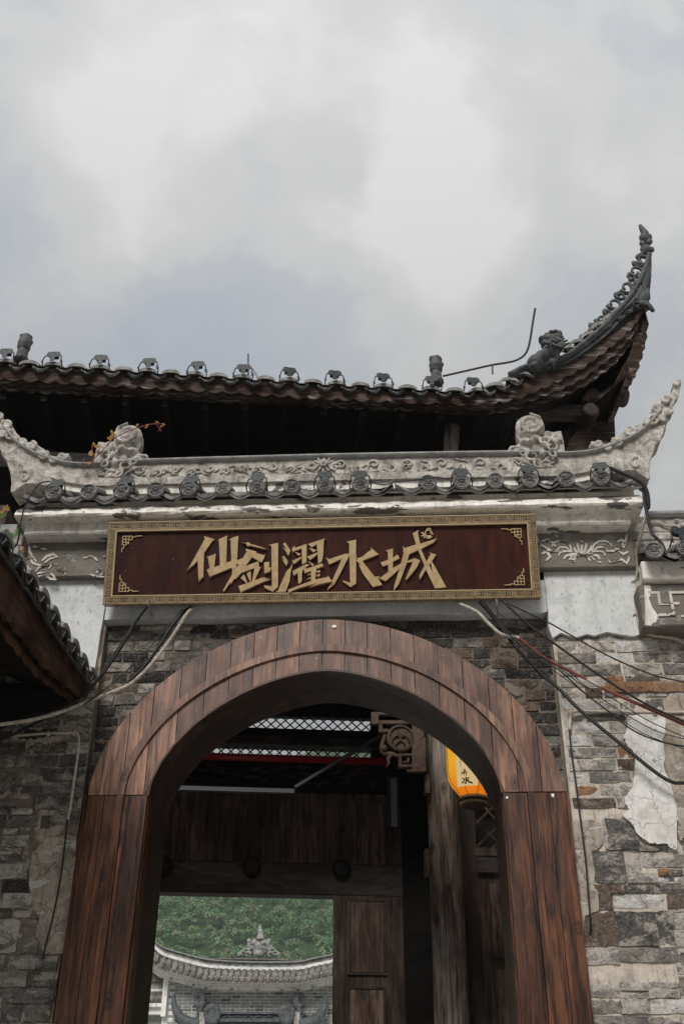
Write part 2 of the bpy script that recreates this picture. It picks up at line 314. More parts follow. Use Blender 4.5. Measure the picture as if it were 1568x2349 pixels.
# ------------------------------------------------------------------ mesh helpers
class MB:
    def __init__(s, xf=None): s.v = []; s.f = []; s.xf = xf
    def add(s, vs, fs):
        o = len(s.v)
        s.v += [Vector(s.xf(v)) if s.xf else Vector(v) for v in vs]; s.f += [tuple(i+o for i in f) for f in fs]
    def box(s, a, b):
        x0, y0, z0 = a; x1, y1, z1 = b
        s.add([(x0, y0, z0), (x1, y0, z0), (x1, y1, z0), (x0, y1, z0), (x0, y0, z1), (x1, y0, z1), (x1, y1, z1), (x0, y1, z1)],
              [(0, 3, 2, 1), (4, 5, 6, 7), (0, 1, 5, 4), (1, 2, 6, 5), (2, 3, 7, 6), (3, 0, 4, 7)])
    def prism(s, pts, off):
        n = len(pts); off = Vector(off); pts = [Vector(p) for p in pts]
        s.add(pts+[p+off for p in pts], [tuple(range(n)), tuple(range(2*n-1, n-1, -1))]+[(i, i+n, (i+1) % n+n, (i+1) % n) for i in range(n)])
    def tube(s, path, rad, n=8, cap=True):
        path = [Vector(p) for p in path]; m = len(path); rr = rad if isinstance(rad, (list, tuple)) else [rad]*m
        vs = []; fs = []; up = None
        for i, p in enumerate(path):
            t = (path[min(i+1, m-1)]-path[max(i-1, 0)])
            t = t.normalized() if t.length > 1e-9 else Vector((0, 0, 1))
            if up is None:
                up = Vector((0, 0, 1)) if abs(t.z) < .9 else Vector((1, 0, 0))
            a = (up-t*up.dot(t)); a = a.normalized() if a.length > 1e-6 else t.orthogonal().normalized(); b = t.cross(a); up = a
            vs += [p+(a*math.cos(2*math.pi*k/n)+b*math.sin(2*math.pi*k/n))*rr[i] for k in range(n)]
        for i in range(m-1):
            for k in range(n): fs.append((i*n+k, i*n+(k+1) % n, (i+1)*n+(k+1) % n, (i+1)*n+k))
        if cap: fs += [tuple(range(n-1, -1, -1)), tuple(range((m-1)*n, m*n))]
        s.add(vs, fs)
    def ell(s, c, r, n=10, m=7, rot=None):
        c = Vector(c); vs = []; fs = []
        if not isinstance(r, (tuple, list, Vector)): r = (r, r, r)
        for i in range(m+1):
            th = math.pi*i/m
            for k in range(n):
                p = Vector((math.sin(th)*math.cos(2*math.pi*k/n)*r[0], math.sin(th)*math.sin(2*math.pi*k/n)*r[1], math.cos(th)*r[2]))
                if rot: p = rot @ p
                vs.append(c+p)
        for i in range(m):
            for k in range(n): fs.append((i*n+k, (i+1)*n+k, (i+1)*n+(k+1) % n, i*n+(k+1) % n))
        s.add(vs, fs)
    def lathe(s, prof, base, axis, n=20):               # prof: (radius, along axis)
        base = Vector(base); axis = Vector(axis).normalized(); a = axis.orthogonal().normalized(); b = axis.cross(a)
        vs = [base+axis*h+(a*math.cos(2*math.pi*k/n)+b*math.sin(2*math.pi*k/n))*r for r, h in prof for k in range(n)]
        fs = [(i*n+k, i*n+(k+1) % n, (i+1)*n+(k+1) % n, (i+1)*n+k) for i in range(len(prof)-1) for k in range(n)]
        fs += [tuple(range(n-1, -1, -1)), tuple(range((len(prof)-1)*n, len(prof)*n))]
        s.add(vs, fs)
    def sheet(s, rows):
        n = len(rows[0]); s.add([p for r in rows for p in r], [(i*n+k, i*n+k+1, (i+1)*n+k+1, (i+1)*n+k) for i in range(len(rows)-1) for k in range(n-1)])
    def mesh(s, name, mat, off=Vector((0, 0, 0)), smooth=False):
        me = bpy.data.meshes.new(name); me.from_pydata([tuple(v-off) for v in s.v], [], s.f)
        bm = bmesh.new(); bm.from_mesh(me); bmesh.ops.recalc_face_normals(bm, faces=bm.faces); bm.to_mesh(me); bm.free()
        me.materials.append(M[mat] if isinstance(mat, str) else mat)
        if smooth:
            for p in me.polygons: p.use_smooth = True
        return me
    def build(s, name, mat, parent=None, smooth=False, world=True, kind=None, remesh=None, bevel=None):
        off = Vector(parent['loc']) if (parent is not None and world) else Vector((0, 0, 0))
        o = bpy.data.objects.new(name, s.mesh(name, mat, off, smooth)); COL.objects.link(o)
        if parent is not None: o.parent = parent; o['loc'] = list(off if world else (0, 0, 0))
        else: o['loc'] = [0, 0, 0]
        if kind: o['kind'] = kind
        if remesh:
            r = o.modifiers.new('r', 'REMESH'); r.mode = 'VOXEL'; r.voxel_size = remesh; r.use_smooth_shade = True
            sm = o.modifiers.new('s', 'SMOOTH'); sm.iterations = 2; sm.factor = .5
        if bevel:
            b = o.modifiers.new('b', 'BEVEL'); b.width = bevel; b.segments = 1; b.limit_method = 'ANGLE'; b.angle_limit = R(35)
        return o
def thing(name, label, cat, loc, group=None, rz=0.0):
    o = bpy.data.objects.new(name, None); COL.objects.link(o); o.location = loc; o.rotation_euler = (0, 0, rz); o.empty_display_size = .1
    o['label'] = label; o['category'] = cat; o['loc'] = list(loc)
    if group: o['group'] = group
    return o
def tag(o, label, cat, group=None):
    o['label'] = label; o['category'] = cat
    if group: o['group'] = group
    return o
def copy_thing(root, loc, label, rot=None):
    def cp(o, par):
        c = o.copy(); COL.objects.link(c)
        if par is not None: c.parent = par
        for ch in [q for q in kids.get(o.name, [])]: cp(ch, c)
        return c
    kids = {}
    for q in COL.objects:
        if q.parent: kids.setdefault(q.parent.name, []).append(q)
    c = cp(root, None); c.location = loc; c['label'] = label
    if rot is not None: c.rotation_euler = rot
    return c

# ------------------------------------------------------------------ arches
def arch_z(x, a, b, n):
    q = 1-abs(x/a)**n
    return 3.545+b*max(q, 0.0)**(1/n)
def arch_x(z, a, b, n):
    q = 1-abs(max(z-3.545, 0)/b)**n
    return a*max(q, 0.0)**(1/n)
AIN = (1.15, .865, 1.72); AOUT = (1.545, 1.245, 1.82)
def arch_pts(A, n=40, zb=None):
    a, b, k = A; out = []
    for i in range(n+1):
        t = math.pi*i/n; c = math.cos(t); s_ = math.sin(t)
        out.append((-math.copysign(abs(c)**(2/k), c)*a, 3.545+abs(s_)**(2/k)*b))
    return out

# ================================================================== GROUND
g = MB(); g.box((-380, -50, -.4), (380, 680, 0)); o = g.build('ground', 'pave'); o['kind'] = 'structure'
# ================================================================== bricks
def brick_meshes(n=7, key='brick'):
    out = []
    for k in range(n):
        vs = []; fs = []; nx, nz = 5, 2
        for j in range(nz+1):
            for i in range(nx+1):
                x = i/nx; z = j/nz; ex = random.uniform(-.018, .018); ez = random.uniform(-.04, .04)
                edge = i in (0, nx) or j in (0, nz)
                y = random.uniform(.10, .32) if edge else random.uniform(-.08, .12)
                vs.append((x+(ex if i in (0, nx) else random.uniform(-.05, .05)), y, z+(ez if j in (0, nz) else random.uniform(-.1, .1))))
        W_ = nx+1
        for j in range(nz):
            for i in range(nx): fs.append((j*W_+i, j*W_+i+1, (j+1)*W_+i+1, (j+1)*W_+i))
        ring = [i for i in range(W_)]+[j*W_+nx for j in range(1, nz+1)]+[nz*W_+i for i in range(nx-1, -1, -1)]+[j*W_ for j in range(nz-1, 0, -1)]
        base = len(vs)
        for q in ring: vs.append((vs[q][0], 1.6, vs[q][2]))
        for i in range(len(ring)): fs.append((ring[i], base+i, base+(i+1) % len(ring), ring[(i+1) % len(ring)]))
        out.append((vs, fs))
    return out
BV = brick_meshes()
_bm = {}
def brick_mesh(mat, k):
    if (mat, k) not in _bm:
        m = MB(); m.add(*BV[k]); me = bpy.data.meshes.new('brick'); me.from_pydata([tuple(v) for v in m.v], [], m.f); me.materials.append(M[mat])
        bm = bmesh.new(); bm.from_mesh(me); bmesh.ops.recalc_face_normals(bm, faces=bm.faces); bm.to_mesh(me); bm.free()
        _bm[(mat, k)] = me
    return _bm[(mat, k)]
def brick(parent, x0, x1, z0, z1, y, mat, proud=.022, name='brick', lab=None):
    o = bpy.data.objects.new(name, brick_mesh(mat, random.randrange(len(BV)))); COL.objects.link(o); o.parent = parent
    p = Vector(parent['loc']); o.location = Vector((x0, y, z0))-p; o.scale = (x1-x0, proud, z1-z0); o['loc'] = list(p)
    if lab: o['label'] = lab
    return o
def pick(ws):
    r = random.random()*sum(w for _, w in ws)
    for m_, w in ws:
        r -= w
        if r <= 0: return m_
    return ws[-1][0]
def courses(parent, x0f, x1f, z0, z1, pitch, y, ws, lens=(.2, .33), skip=None, jy=.008):
    z = z0; row = 0
    while z < z1-.02:
        h = pitch*random.uniform(.93, 1.07); zt = min(z+h, z1)
        a = x0f(z+h/2); b = x1f(z+h/2); x = a-(random.uniform(0, .12) if callable(x0f) else 0); x = a
        first = True
        while x < b-.03:
            w = random.uniform(*lens) if random.random() > .28 else random.uniform(.11, .16)
            if first and row % 2: w *= .55
            first = False
            e = min(x+w, b)
            if b-e < .07: e = b
            if not (skip and skip((x+e)/2, (z+zt)/2, x, e)):
                dz = random.uniform(-.003, .003)
                brick(parent, x+.005, e-.008, z+.005+dz, zt-.008+dz, y+random.uniform(-jy, jy), pick(ws))
            x = e
        z += h; row += 1

# ================================================================== GATE WALL
gate = thing('gate_wall', 'old grey brick gateway wall with white plaster bands and flaking cornice around the wooden arch', 'gateway', (0, 0, 0))
def core():
    m = MB(); outer = [arch_pts((1.2, .93, 1.8), 40)][0]
    for yy in (.107, .56):
        pts = [(-1.6, 0), (-1.2, 0)]+[(x, z) for x, z in outer]+[(1.2, 0), (1.585, 0)]
        rowa = [(x, yy, z) for x, z in outer]
        rowb = [(lerp(-1.6, 1.585, (x+1.2)/2.4), yy, 5.0) for x, z in outer]
        m.sheet([rowa, rowb])
        m.add([(-1.6, yy, 0), (-1.2, yy, 0), (-1.2, yy, 3.545), (-1.6, yy, 5.0)], [(0, 1, 2, 3)])
        m.add([(1.585, yy, 0), (1.2, yy, 0), (1.2, yy, 3.545), (1.585, yy, 5.0)], [(0, 1, 2, 3)])
    m.build('mortar_bed', 'mortard', gate)
core()
def skip_arch(xm, zm, x0, x1):
    return zm < 3.5
courses(gate, lambda z: -1.6, lambda z: -arch_x(z, *AOUT)+.12, 3.5, 4.84, .081, .095, [('brickd', 5), ('blackbrick', 4), ('brickb', 1.6), ('brickm', .6)], (.18, .31))
courses(gate, lambda z: arch_x(z, *AOUT)-.12, lambda z: 1.58, 3.5, 4.84, .081, .095, [('brickd', 3), ('blackbrick', 6), ('brickb', 2)], (.18, .31))
for zz in (4.60, 4.685, 4.77):                           # courses that run on above the crown of the arch
    x = -1.0
    while x < 1.0 and zz > 4.75:
        w = random.uniform(.18, .3); brick(gate, x, x+w-.01, zz, zz+.07, .1, 'blackbrick'); x += w
def jag(xs, z, amp, seed):
    random.seed(seed); out = []
    n = 26
    for i in range(n+1):
        out.append((lerp(xs[0], xs[1], i/n), z+random.uniform(-amp, amp)+amp*1.2*math.sin(i*.9+seed)))
    random.seed(seed+91); return out
def slab(name, mat, poly, y0, y1, parent=gate, bevel=None):
    m = MB(); m.prism([(x, y0, z) for x, z in poly], (0, y1-y0, 0)); return m.build(name, mat, parent, bevel=bevel)
slab('plaster_lintel', 'plaster', [(-1.61, 4.838)]+jag((-1.58, 1.53), 4.842, .003, 5)+[(1.565, 4.852), (1.565, 5.20), (-1.61, 5.20)], 0.0, .5)
_pl = [(-2.25, 5.2), (-2.25, 4.35)]+[XZ(at(x, y, 0)) for x, y in ((140, 1478), (150, 1520), (160, 1545), (178, 1558), (192, 1552), (205, 1562), (216, 1545), (224, 1500), (231, 1450), (236, 1425))]+[(-1.612, 5.2)]
slab('plaster_panel', 'plaster', _pl, -.004, .5)
_pr = [(1.567, 5.2)]+[XZ(at(x, y, 0)) for x, y in ((1256, 1410), (1257, 1440), (1266, 1464), (1285, 1452), (1303, 1459), (1320, 1463), (1345, 1455), (1362, 1459), (1390, 1450), (1420, 1456), (1450, 1460), (1470, 1455), (1485, 1452))]+[(2.42, 4.75), (2.42, 5.2)]
slab('plaster_panel', 'plaster', _pr, -.006, .5)
# piers behind the plaster, cornices and frieze
z_fb = at(1350, 1301, -.07).z; z_ft = at(1350, 1219, -.07).z
z_l0 = at(1350, 1201, -.20).z; z_l1 = at(1350, 1166, -.20).z; z_u0 = at(1350, 1158, -.31).z; z_u1 = at(1350, 1122, -.31).z
XL, XR = at(60, 1290, -.07).x, at(1452, 1260, -.07).x
m = MB(); m.box((XL+.01, -.0, 5.1), (XR-.01, .42, z_u1+.15)); m.build('upper_wall', 'cornice', gate)
m = MB(); m.box((XL, -.07, z_fb), (XR, .4, z_ft+.01)); m.build('frieze', 'frieze', gate, bevel=.006)
def wobbox(name, mat, x0, x1, y0, z0, z1, amp=.005, seed=1, y1=.38, slope=.0):
    random.seed(seed); n = 46; rows = []
    prof = [(y1, z0), (y0+.012, z0), (y0, z0+.012), (y0-slope*.3, lerp(z0, z1, .5)), (y0-slope, z1-.008), (y0+.01-slope, z1), (y1, z1)]
    for i in range(n+1):
        x = lerp(x0, x1, i/n); rows.append([(x, y+random.uniform(-amp, amp), z+random.uniform(-amp, amp)*.7) for y, z in prof])
    m = MB(); m.sheet(rows); m.add(rows[0], [tuple(range(len(prof)))]); m.add(rows[-1], [tuple(range(len(prof)))])
    o = m.build(name, mat, gate); random.seed(seed+50); return o
XLl, XLr = at(55, 1225, -.20).x, at(1444, 1190, -.20).x
XUl, XUr = at(36, 1170, -.31).x, at(1474, 1140, -.31).x
wobbox('lower_cornice', 'cornice', XLl, XLr, -.20, z_l0, z_l1+.06, .004, 3, slope=-.06)
wobbox('upper_cornice', 'cornice', XUl, XUr, -.315, z_u0, z_u1, .004, 4, slope=-.09)
wobbox('eave_bed', 'cornice', XUl+.03, XUr-.03, -.20, z_u1-.004, z_u1+.05, .004, 6)
# painted frieze motifs (flat relief)
C7 = cv(2300, 1900, 2.9355)
def motif_paths(conv, paths, Y, parent, r0=.007, name='painted_motif'):
    m = MB()
    for pts, w in paths:
        P = [at(*conv(x, y), Y) for x, y in pts]
        # smooth ribbon with a thickness of its own
        Q = []
        for i in range(len(P)-1):
            for t in (0, .5): Q.append(P[i].lerp(P[i+1], t))
        Q.append(P[-1]); n = len(Q); A = []; B = []
        for i, p in enumerate(Q):
            t = (Q[min(i+1, n-1)]-Q[max(i-1, 0)]).normalized(); s_ = Vector((-t.z, 0, t.x)); ww = .78*w*math.sin(math.pi*(.12+.8*i/(n-1)))**.6
            A.append(p+s_*ww); B.append(p-s_*ww)
        m.prism(A+B[::-1], (0, -.004, 0))
    return m.build(name, 'motif', parent)
fl = []
for a, b in (((75, 930), (70, 770)), ((60, 930), (20, 800)), ((90, 930), (125, 800)), ((50, 930), (-20, 850)), ((110, 930), (190, 830))):
    fl.append(([a, ((a[0]+b[0])/2+(b[0]-a[0])*.25, (a[1]+b[1])/2), b], .012))
fl += [([(190, 900), (215, 820), (270, 780), (340, 775), (400, 795), (425, 840)], .010), ([(200, 900), (260, 850), (330, 850), (370, 890)], .009), ([(190, 905), (260, 895), (330, 910), (345, 950)], .009),
       ([(350, 890), (420, 900), (500, 860), (560, 820), (590, 760), (600, 700)], .014), ([(490, 790), (530, 760), (580, 790), (560, 860)], .013), ([(500, 890), (560, 930), (620, 900)], .014),
       ([(380, 980), (400, 1020), (460, 1020), (470, 980)], .010), ([(470, 1010), (540, 990), (600, 1040), (630, 960)], .012), ([(500, 660), (530, 645), (545, 680)], .010),
       ([(-30, 960), (60, 935), (170, 930), (260, 950), (285, 990)], .013), ([(120, 950), (160, 990), (170, 1010)], .010), ([(180, 950), (220, 1000)], .010), ([(260, 1020), (305, 1028)], .008), ([(0, 960), (-40, 1000), (0, 1020)], .010)]
# mirrored left half of the lotus band, up to the board
fl += [([(70-(x-75), y) for x, y in pts], w) for pts, w in fl[5:9]+fl[14:17]]
fl += [([(-330, 700), (-250, 690), (-210, 730)], .010), ([(-400, 780), (-330, 760), (-270, 790), (-230, 850)], .013), ([(-400, 930), (-340, 900), (-300, 960), (-350, 1010)], .013)]
motif_paths(C7, fl, -.074, gate)
C6 = cv(0, 1900, 2.24)
fr = [([(265, 640), (270, 690), (300, 740), (330, 780)], .013), ([(300, 640), (360, 650), (420, 670)], .016), ([(230, 750), (265, 745), (300, 790), (380, 820), (460, 800), (515, 805)], .012),
      ([(380, 770), (420, 730), (480, 710), (525, 740)], .016), ([(400, 790), (450, 750), (500, 740)], .012), ([(245, 810), (260, 850), (280, 880), (330, 900)], .010), ([(280, 900), (250, 880), (270, 850), (310, 850)], .010),
      ([(300, 900), (350, 880), (410, 870)], .010), ([(260, 930), (310, 920), (380, 900)], .010), ([(320, 870), (350, 830), (400, 820)], .009), ([(420, 910), (450, 930), (510, 940)], .012), ([(455, 880), (480, 900), (500, 935)], .010),
      ([(510, 850), (550, 850), (590, 870), (590, 890)], .013), ([(440, 840), (470, 800), (520, 800)], .008), ([(745, 745), (800, 735)], .010), ([(800, 725), (850, 740), (875, 770)], .012), ([(930, 730), (945, 740)], .012),
      ([(810, 890), (860, 910), (945, 915)], .010), ([(870, 880), (880, 850), (920, 850), (930, 880), (900, 900)], .010), ([(900, 850), (945, 870)], .010)]
motif_paths(C6, fr, -.074, gate)

# ------------------------------------------------------------------ wooden arch frame
frame = thing('arch_door_frame', 'brown plank-faced wooden arch frame lining the gateway opening', 'door frame', (0, -.05, 0))
px_bounds = [-1.545]
k = -1.545
bs = [at(x, 1480, -.05).x for x in (235, 305, 366, 422.5, 477.5, 531, 583, 635, 687, 739, 790, 841.5, 895, 948, 1002, 1056, 1112)]
xs_b = [-1.545]+[v for v in [bs[2]-.148*3+.01, bs[2]-.148*2, bs[2]-.148]]+bs[2:]+[bs[-1]+.148, bs[-1]+.297, bs[-1]+.445, 1.55]
xs_b = sorted(set(round(v, 3) for v in xs_b if -1.546 <= v <= 1.551))
xs_b = [v for i, v in enumerate(xs_b) if i == 0 or v-xs_b[i-1] > .05]; xs_b[-1] = 1.55
for a, b in zip(xs_b, xs_b[1:]):
    a2, b2 = a+.0025, b-.0025; top = []; bot = []
    n = 5
    for i in range(n+1):
        x = lerp(a2, b2, i/n); top.append((x, max(arch_z(x, *AOUT), 3.552)))
        bot.append((x, arch_z(x, *AIN) if abs(x) < AIN[0] else 3.55))
    # split the ones that straddle the springing
    y0 = -.05+random.uniform(-.003, .003)
    m = MB(); m.prism([(x, y0, z) for x, z in top]+[(x, y0, z) for x, z in bot[::-1]], (0, .036, 0)); m.build('plank', 'plank', frame)
def ring(name, mat, A, B, y0, y1, n=60, seg=1):
    pa = arch_pts(A, n); pb = arch_pts(B, n); o = None
    for s_ in range(seg):
        i0, i1 = n*s_//seg, n*(s_+1)//seg
        m = MB(); rows = []
        for i in range(i0, i1+1):
            (xa, za), (xb, zb) = pa[i], pb[i]; rows.append([(xa, y0, za), (xb, y0, zb), (xb, y1, zb), (xa, y1, za), (xa, y0, za)])
        m.sheet(rows); m.add(rows[0][:4], [(0, 1, 2, 3)]); m.add(rows[-1][:4], [(0, 1, 2, 3)])
        o = m.build(name, mat, frame)
    return o
ring('moulding_strip', 'plank', (1.352, 1.047, 1.80), (1.302, .997, 1.80), -.070, -.050, 70, 5)
ring('arch_edge', 'jamb', (1.153, .868, 1.72), (1.140, .853, 1.72), -.052, -.01, 70, 1)
# soffit lining
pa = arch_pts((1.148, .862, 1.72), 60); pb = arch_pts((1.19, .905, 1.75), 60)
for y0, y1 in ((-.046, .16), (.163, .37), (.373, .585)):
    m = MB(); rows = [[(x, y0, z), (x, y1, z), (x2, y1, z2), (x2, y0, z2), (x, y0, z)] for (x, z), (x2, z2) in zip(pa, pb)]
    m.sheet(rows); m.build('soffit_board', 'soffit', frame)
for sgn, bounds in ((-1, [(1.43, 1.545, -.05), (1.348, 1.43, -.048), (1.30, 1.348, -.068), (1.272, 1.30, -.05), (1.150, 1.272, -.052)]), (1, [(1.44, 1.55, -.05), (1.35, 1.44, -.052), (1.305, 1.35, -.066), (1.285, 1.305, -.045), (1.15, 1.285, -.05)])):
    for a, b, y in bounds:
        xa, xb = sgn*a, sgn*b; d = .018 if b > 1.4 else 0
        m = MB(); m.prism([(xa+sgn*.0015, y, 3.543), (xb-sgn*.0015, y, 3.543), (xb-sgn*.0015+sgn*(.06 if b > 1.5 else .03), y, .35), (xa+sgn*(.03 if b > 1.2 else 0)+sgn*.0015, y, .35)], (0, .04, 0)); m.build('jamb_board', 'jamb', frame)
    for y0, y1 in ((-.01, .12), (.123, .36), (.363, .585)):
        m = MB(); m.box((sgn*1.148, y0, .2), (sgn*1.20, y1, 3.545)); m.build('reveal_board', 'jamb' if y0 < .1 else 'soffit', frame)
    m = MB(); m.box((sgn*1.555, -.035, .3), (sgn*1.572, .08, 3.56)); m.build('edge_trim', 'jamb', frame)
# nail heads and paper scraps
m = MB(); random.seed(3)
for a, b in zip(xs_b, xs_b[1:]):
    for fx in (.25, .75):
        x = lerp(a, b, fx)
        for q in ((.85,) if fx < .5 else (.2,)):
            z = lerp(arch_z(x, *AIN), arch_z(x, *AOUT), q+random.uniform(-.06, .06)); m.ell((x, -.052, z), .0027, 6, 3)
m.build('nail', 'steel', frame, kind='stuff')
CB = cv(1840, 3000, 3.136)
m = MB()
for pts, yy in (([(568, 585), (595, 582), (596, 610), (570, 612)], -.054), ([(1135, 550), (1172, 548), (1172, 590), (1150, 592), (1145, 572), (1135, 570)], -.054)):
    m.prism([at(*CB(x, y), yy) for x, y in pts], (0, -.002, 0))
m.prism([at(x, y, -.056) for x, y in ((762, 1434), (770, 1434), (772, 1438), (766, 1441), (761, 1438))], (0, -.003, 0))
m.build('paper_scrap', 'fwhite', frame)

# ------------------------------------------------------------------ side brick walls
wl = thing('brick_wall', 'soot-dark brick wall left of the wooden arch, under the lean-to eave', 'brick wall', (-1.6, .05, 0))
wr = thing('brick_wall', 'pale patchy brick and stone wall right of the wooden arch', 'brick wall', (1.6, .05, 0))
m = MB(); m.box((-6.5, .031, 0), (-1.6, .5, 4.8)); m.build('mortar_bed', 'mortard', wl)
m = MB(); m.box((1.585, .030, 0), (7, .5, 4.95)); m.build('mortar_bed', 'mortar', wr)
def mortar_sheet(parent, mat, x0_, x1_, z0_, z1_, y, amp=.013, res=.014, clip=None):
    nx = int((x1_-x0_)/res); nz = int((z1_-z0_)/res); vs = []; fs = []
    for j in range(nz+1):
        z = lerp(z0_, z1_, j/nz)
        for i in range(nx+1):
            x = lerp(x0_, x1_, i/nx); n1 = noise.noise(Vector((x*9, z*13, 1.3+y))); n2 = noise.noise(Vector((x*34, z*38, 7.1))); vs.append((x, y-amp*(n1*.9+n2*.55), z))
    for j in range(nz):
        for i in range(nx):
            if clip and clip(lerp(x0_, x1_, (i+.5)/nx), lerp(z0_, z1_, (j+.5)/nz)): continue
            a = j*(nx+1)+i; fs.append((a, a+1, a+nx+2, a+nx+1))
    m = MB(); m.add(vs, fs); return m.build('mortar_face', mat, parent, smooth=True)
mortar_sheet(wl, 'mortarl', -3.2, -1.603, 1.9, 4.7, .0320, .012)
mortar_sheet(wr, 'mortar', 1.588, 3.2, 1.9, 4.72, .0305, .014)
mortar_sheet(gate, 'mortard', -1.598, 1.583, 3.5, 4.84, .1065, .011, .016, lambda x, z: z < arch_z(x, 1.25, 1.0, 1.8)+.0 and abs(x) < 1.25)
C5 = cv(0, 2650, 2.61)
def stones(parent, conv, rects, y=.02, proud=.03):
    out = []
    for (x0, y0, x1, y1, mt) in rects:
        a = at(*conv(x0, y1), y-.0); b = at(*conv(x1, y0), y-.0)
        brick(parent, a.x, b.x, a.z, b.z, y+random.uniform(-.012, .008), mt, proud); out.append((a.x, b.x, a.z, b.z))
    return out
CR = cv(2250, 3250, 2.777)
random.seed(21)
rr = stones(wr, CR, [(505, 60, 810, 405, 'brickd'), (475, 90, 570, 400, 'brickm'), (362, 415, 665, 775, 'brickd'), (685, 430, 850, 665, 'brickm'), (880, 432, 1265, 600, 'brickm'), (840, 360, 1160, 425, 'brickd'),
    (725, 672, 1040, 780, 'brickm'), (1060, 625, 1185, 700, 'bricko'), (1190, 630, 1330, 700, 'brickd'), (1062, 710, 1320, 782, 'brickp'), (380, 790, 530, 1080, 'brickb'), (535, 800, 670, 895, 'brickb'), (690, 797, 1070, 895, 'brickd'),
    (1080, 797, 1420, 895, 'brickd'), (560, 907, 1150, 1055, 'brickp'), (1165, 912, 1420, 1062, 'brickb'), (245, 1107, 600, 1485, 'brickb'), (628, 1092, 1015, 1475, 'brickd'), (1040, 1092, 1235, 1465, 'brickd'), (1250, 1110, 1420, 1285, 'brickm'),
    (1250, 1300, 1420, 1480, 'brickm'), (255, 1500, 620, 1685, 'brickm'), (638, 1492, 1265, 1655, 'brickd'), (1290, 1492, 1500, 1650, 'brickd'),
    (300, 1905, 635, 2050, 'brickm'), (645, 1885, 960, 1975, 'brickm'), (965, 1885, 1275, 2060, 'brickm'), (645, 1980, 960, 2062, 'brickm'), (1285, 1892, 1500, 2045, 'brickd'), (335, 2080, 650, 2232, 'brickd'), (660, 2072, 955, 2232, 'brickm'),
    (965, 2072, 1450, 2232, 'brickp'), (345, 2252, 720, 2420, 'brickd'), (732, 2270, 1320, 2420, 'brickd'), (1330, 2262, 1600, 2420, 'brickm')], .012)
stones(wr, CR, [(262, 1712, 560, 1868, 'blackbrick'), (565, 1705, 885, 1872, 'blackbrick'), (895, 1700, 1420, 1868, 'blackbrick')], .045)
zsplit = at(1330, 1862, .02).z
xpl0 = at(1440, 1640, 0).x
def in_patch(x, z, x0, x1): return x0 > 2.06 and 3.1 < z < 4.1
courses(wr, lambda z: 1.60, lambda z: 3.3, at(1400, 1855, .02).z, 4.70, .0835, .018, [('brickd', 3.2), ('brickm', 5), ('brickb', 1.2), ('brickp', 1.5), ('bricko', .5)], (.22, .34), in_patch)
for (x0, y0, x1, y1) in ((495, 720, 980, 832), (1000, 715, 1310, 828)):
    a = at(*cv(2230, 2450, 2.609)(x0, y1), .01); b = at(*cv(2230, 2450, 2.609)(x1, y0), .01)
    brick(wr, a.x, b.x, a.z, b.z, .0, 'bricko', .03)
a = at(*CR(1520, 2400), 0)
courses(wr, lambda z: a.x-.08, lambda z: 3.3, 1.2, at(1400, 1855, .02).z, .085, .02, [('brickd', 3), ('brickm', 4), ('brickp', 1)])
courses(wr, lambda z: 1.62, lambda z: 3.3, 1.2, at(1350, 2370, .02).z, .085, .02, [('brickd', 3), ('brickm', 4), ('brickp', 1)])
C6b = cv(2230, 2450, 2.609)
def patch(name, mat, poly, y0, y1, parent):
    m = MB(); m.prism([(p.x, y0, p.z) for p in poly], (0, y1-y0, 0)); return m.build(name, mat, parent)
def rough_poly(P, amp=.008, sub=4):
    out = []
    for i in range(len(P)):
        a, b = P[i], P[(i+1) % len(P)]
        for k in range(sub):
            q = a.lerp(b, k/sub)
            if k: q = q+Vector((random.uniform(-amp, amp), 0, random.uniform(-amp, amp)))
            out.append(q)
    return out
white = [at(*C6b(x, y), 0) for x, y in ((725, 1075), (920, 1068), (1110, 1075), (1118, 1270), (1085, 1330), (1110, 1500), (1100, 1620), (1170, 1790), (1230, 2000), (1235, 2110))]
white += [at(*CR(x, y), 0) for x, y in ((1262, 20), (1275, 70), (1258, 200), (1262, 400), (1235, 415), (1190, 395), (1160, 350), (1040, 355), (1010, 338), (960, 345), (890, 295), (830, 245), (790, 170), (745, 110), (660, 40))]
white += [at(*C6b(x, y), 0) for x, y in ((745, 2055), (700, 2000), (690, 1950), (770, 1840), (800, 1700), (805, 1570), (780, 1450), (720, 1380), (682, 1310), (722, 1200))]
patch('plaster_patch', 'wplaster', rough_poly(white, .005, 3), -.008, .05, wr)
tan = [at(*C6b(x, y), 0) for x, y in ((1105, 1068), (1090, 900), (1200, 860), (1330, 850), (1800, 880), (1900, 1600), (1850, 2400), (1330, 2349), (1270, 2380), (1225, 2100), (1160, 1780), (1095, 1620), (1105, 1500), (1080, 1330), (1112, 1270))]
patch('render_patch', 'tanplaster', rough_poly(tan, .006, 3), 0.0, .05, wr)
tan2 = [at(*CR(x, y), 0) for x, y in ((85, 95), (300, 60), (420, 110), (450, 330), (360, 420), (345, 790), (395, 900), (400, 1090), (250, 1140), (215, 1500), (100, 1500), (20, 60))]
patch('render_patch', 'tanplaster', rough_poly(tan2, .006, 3), .015, .05, wr)
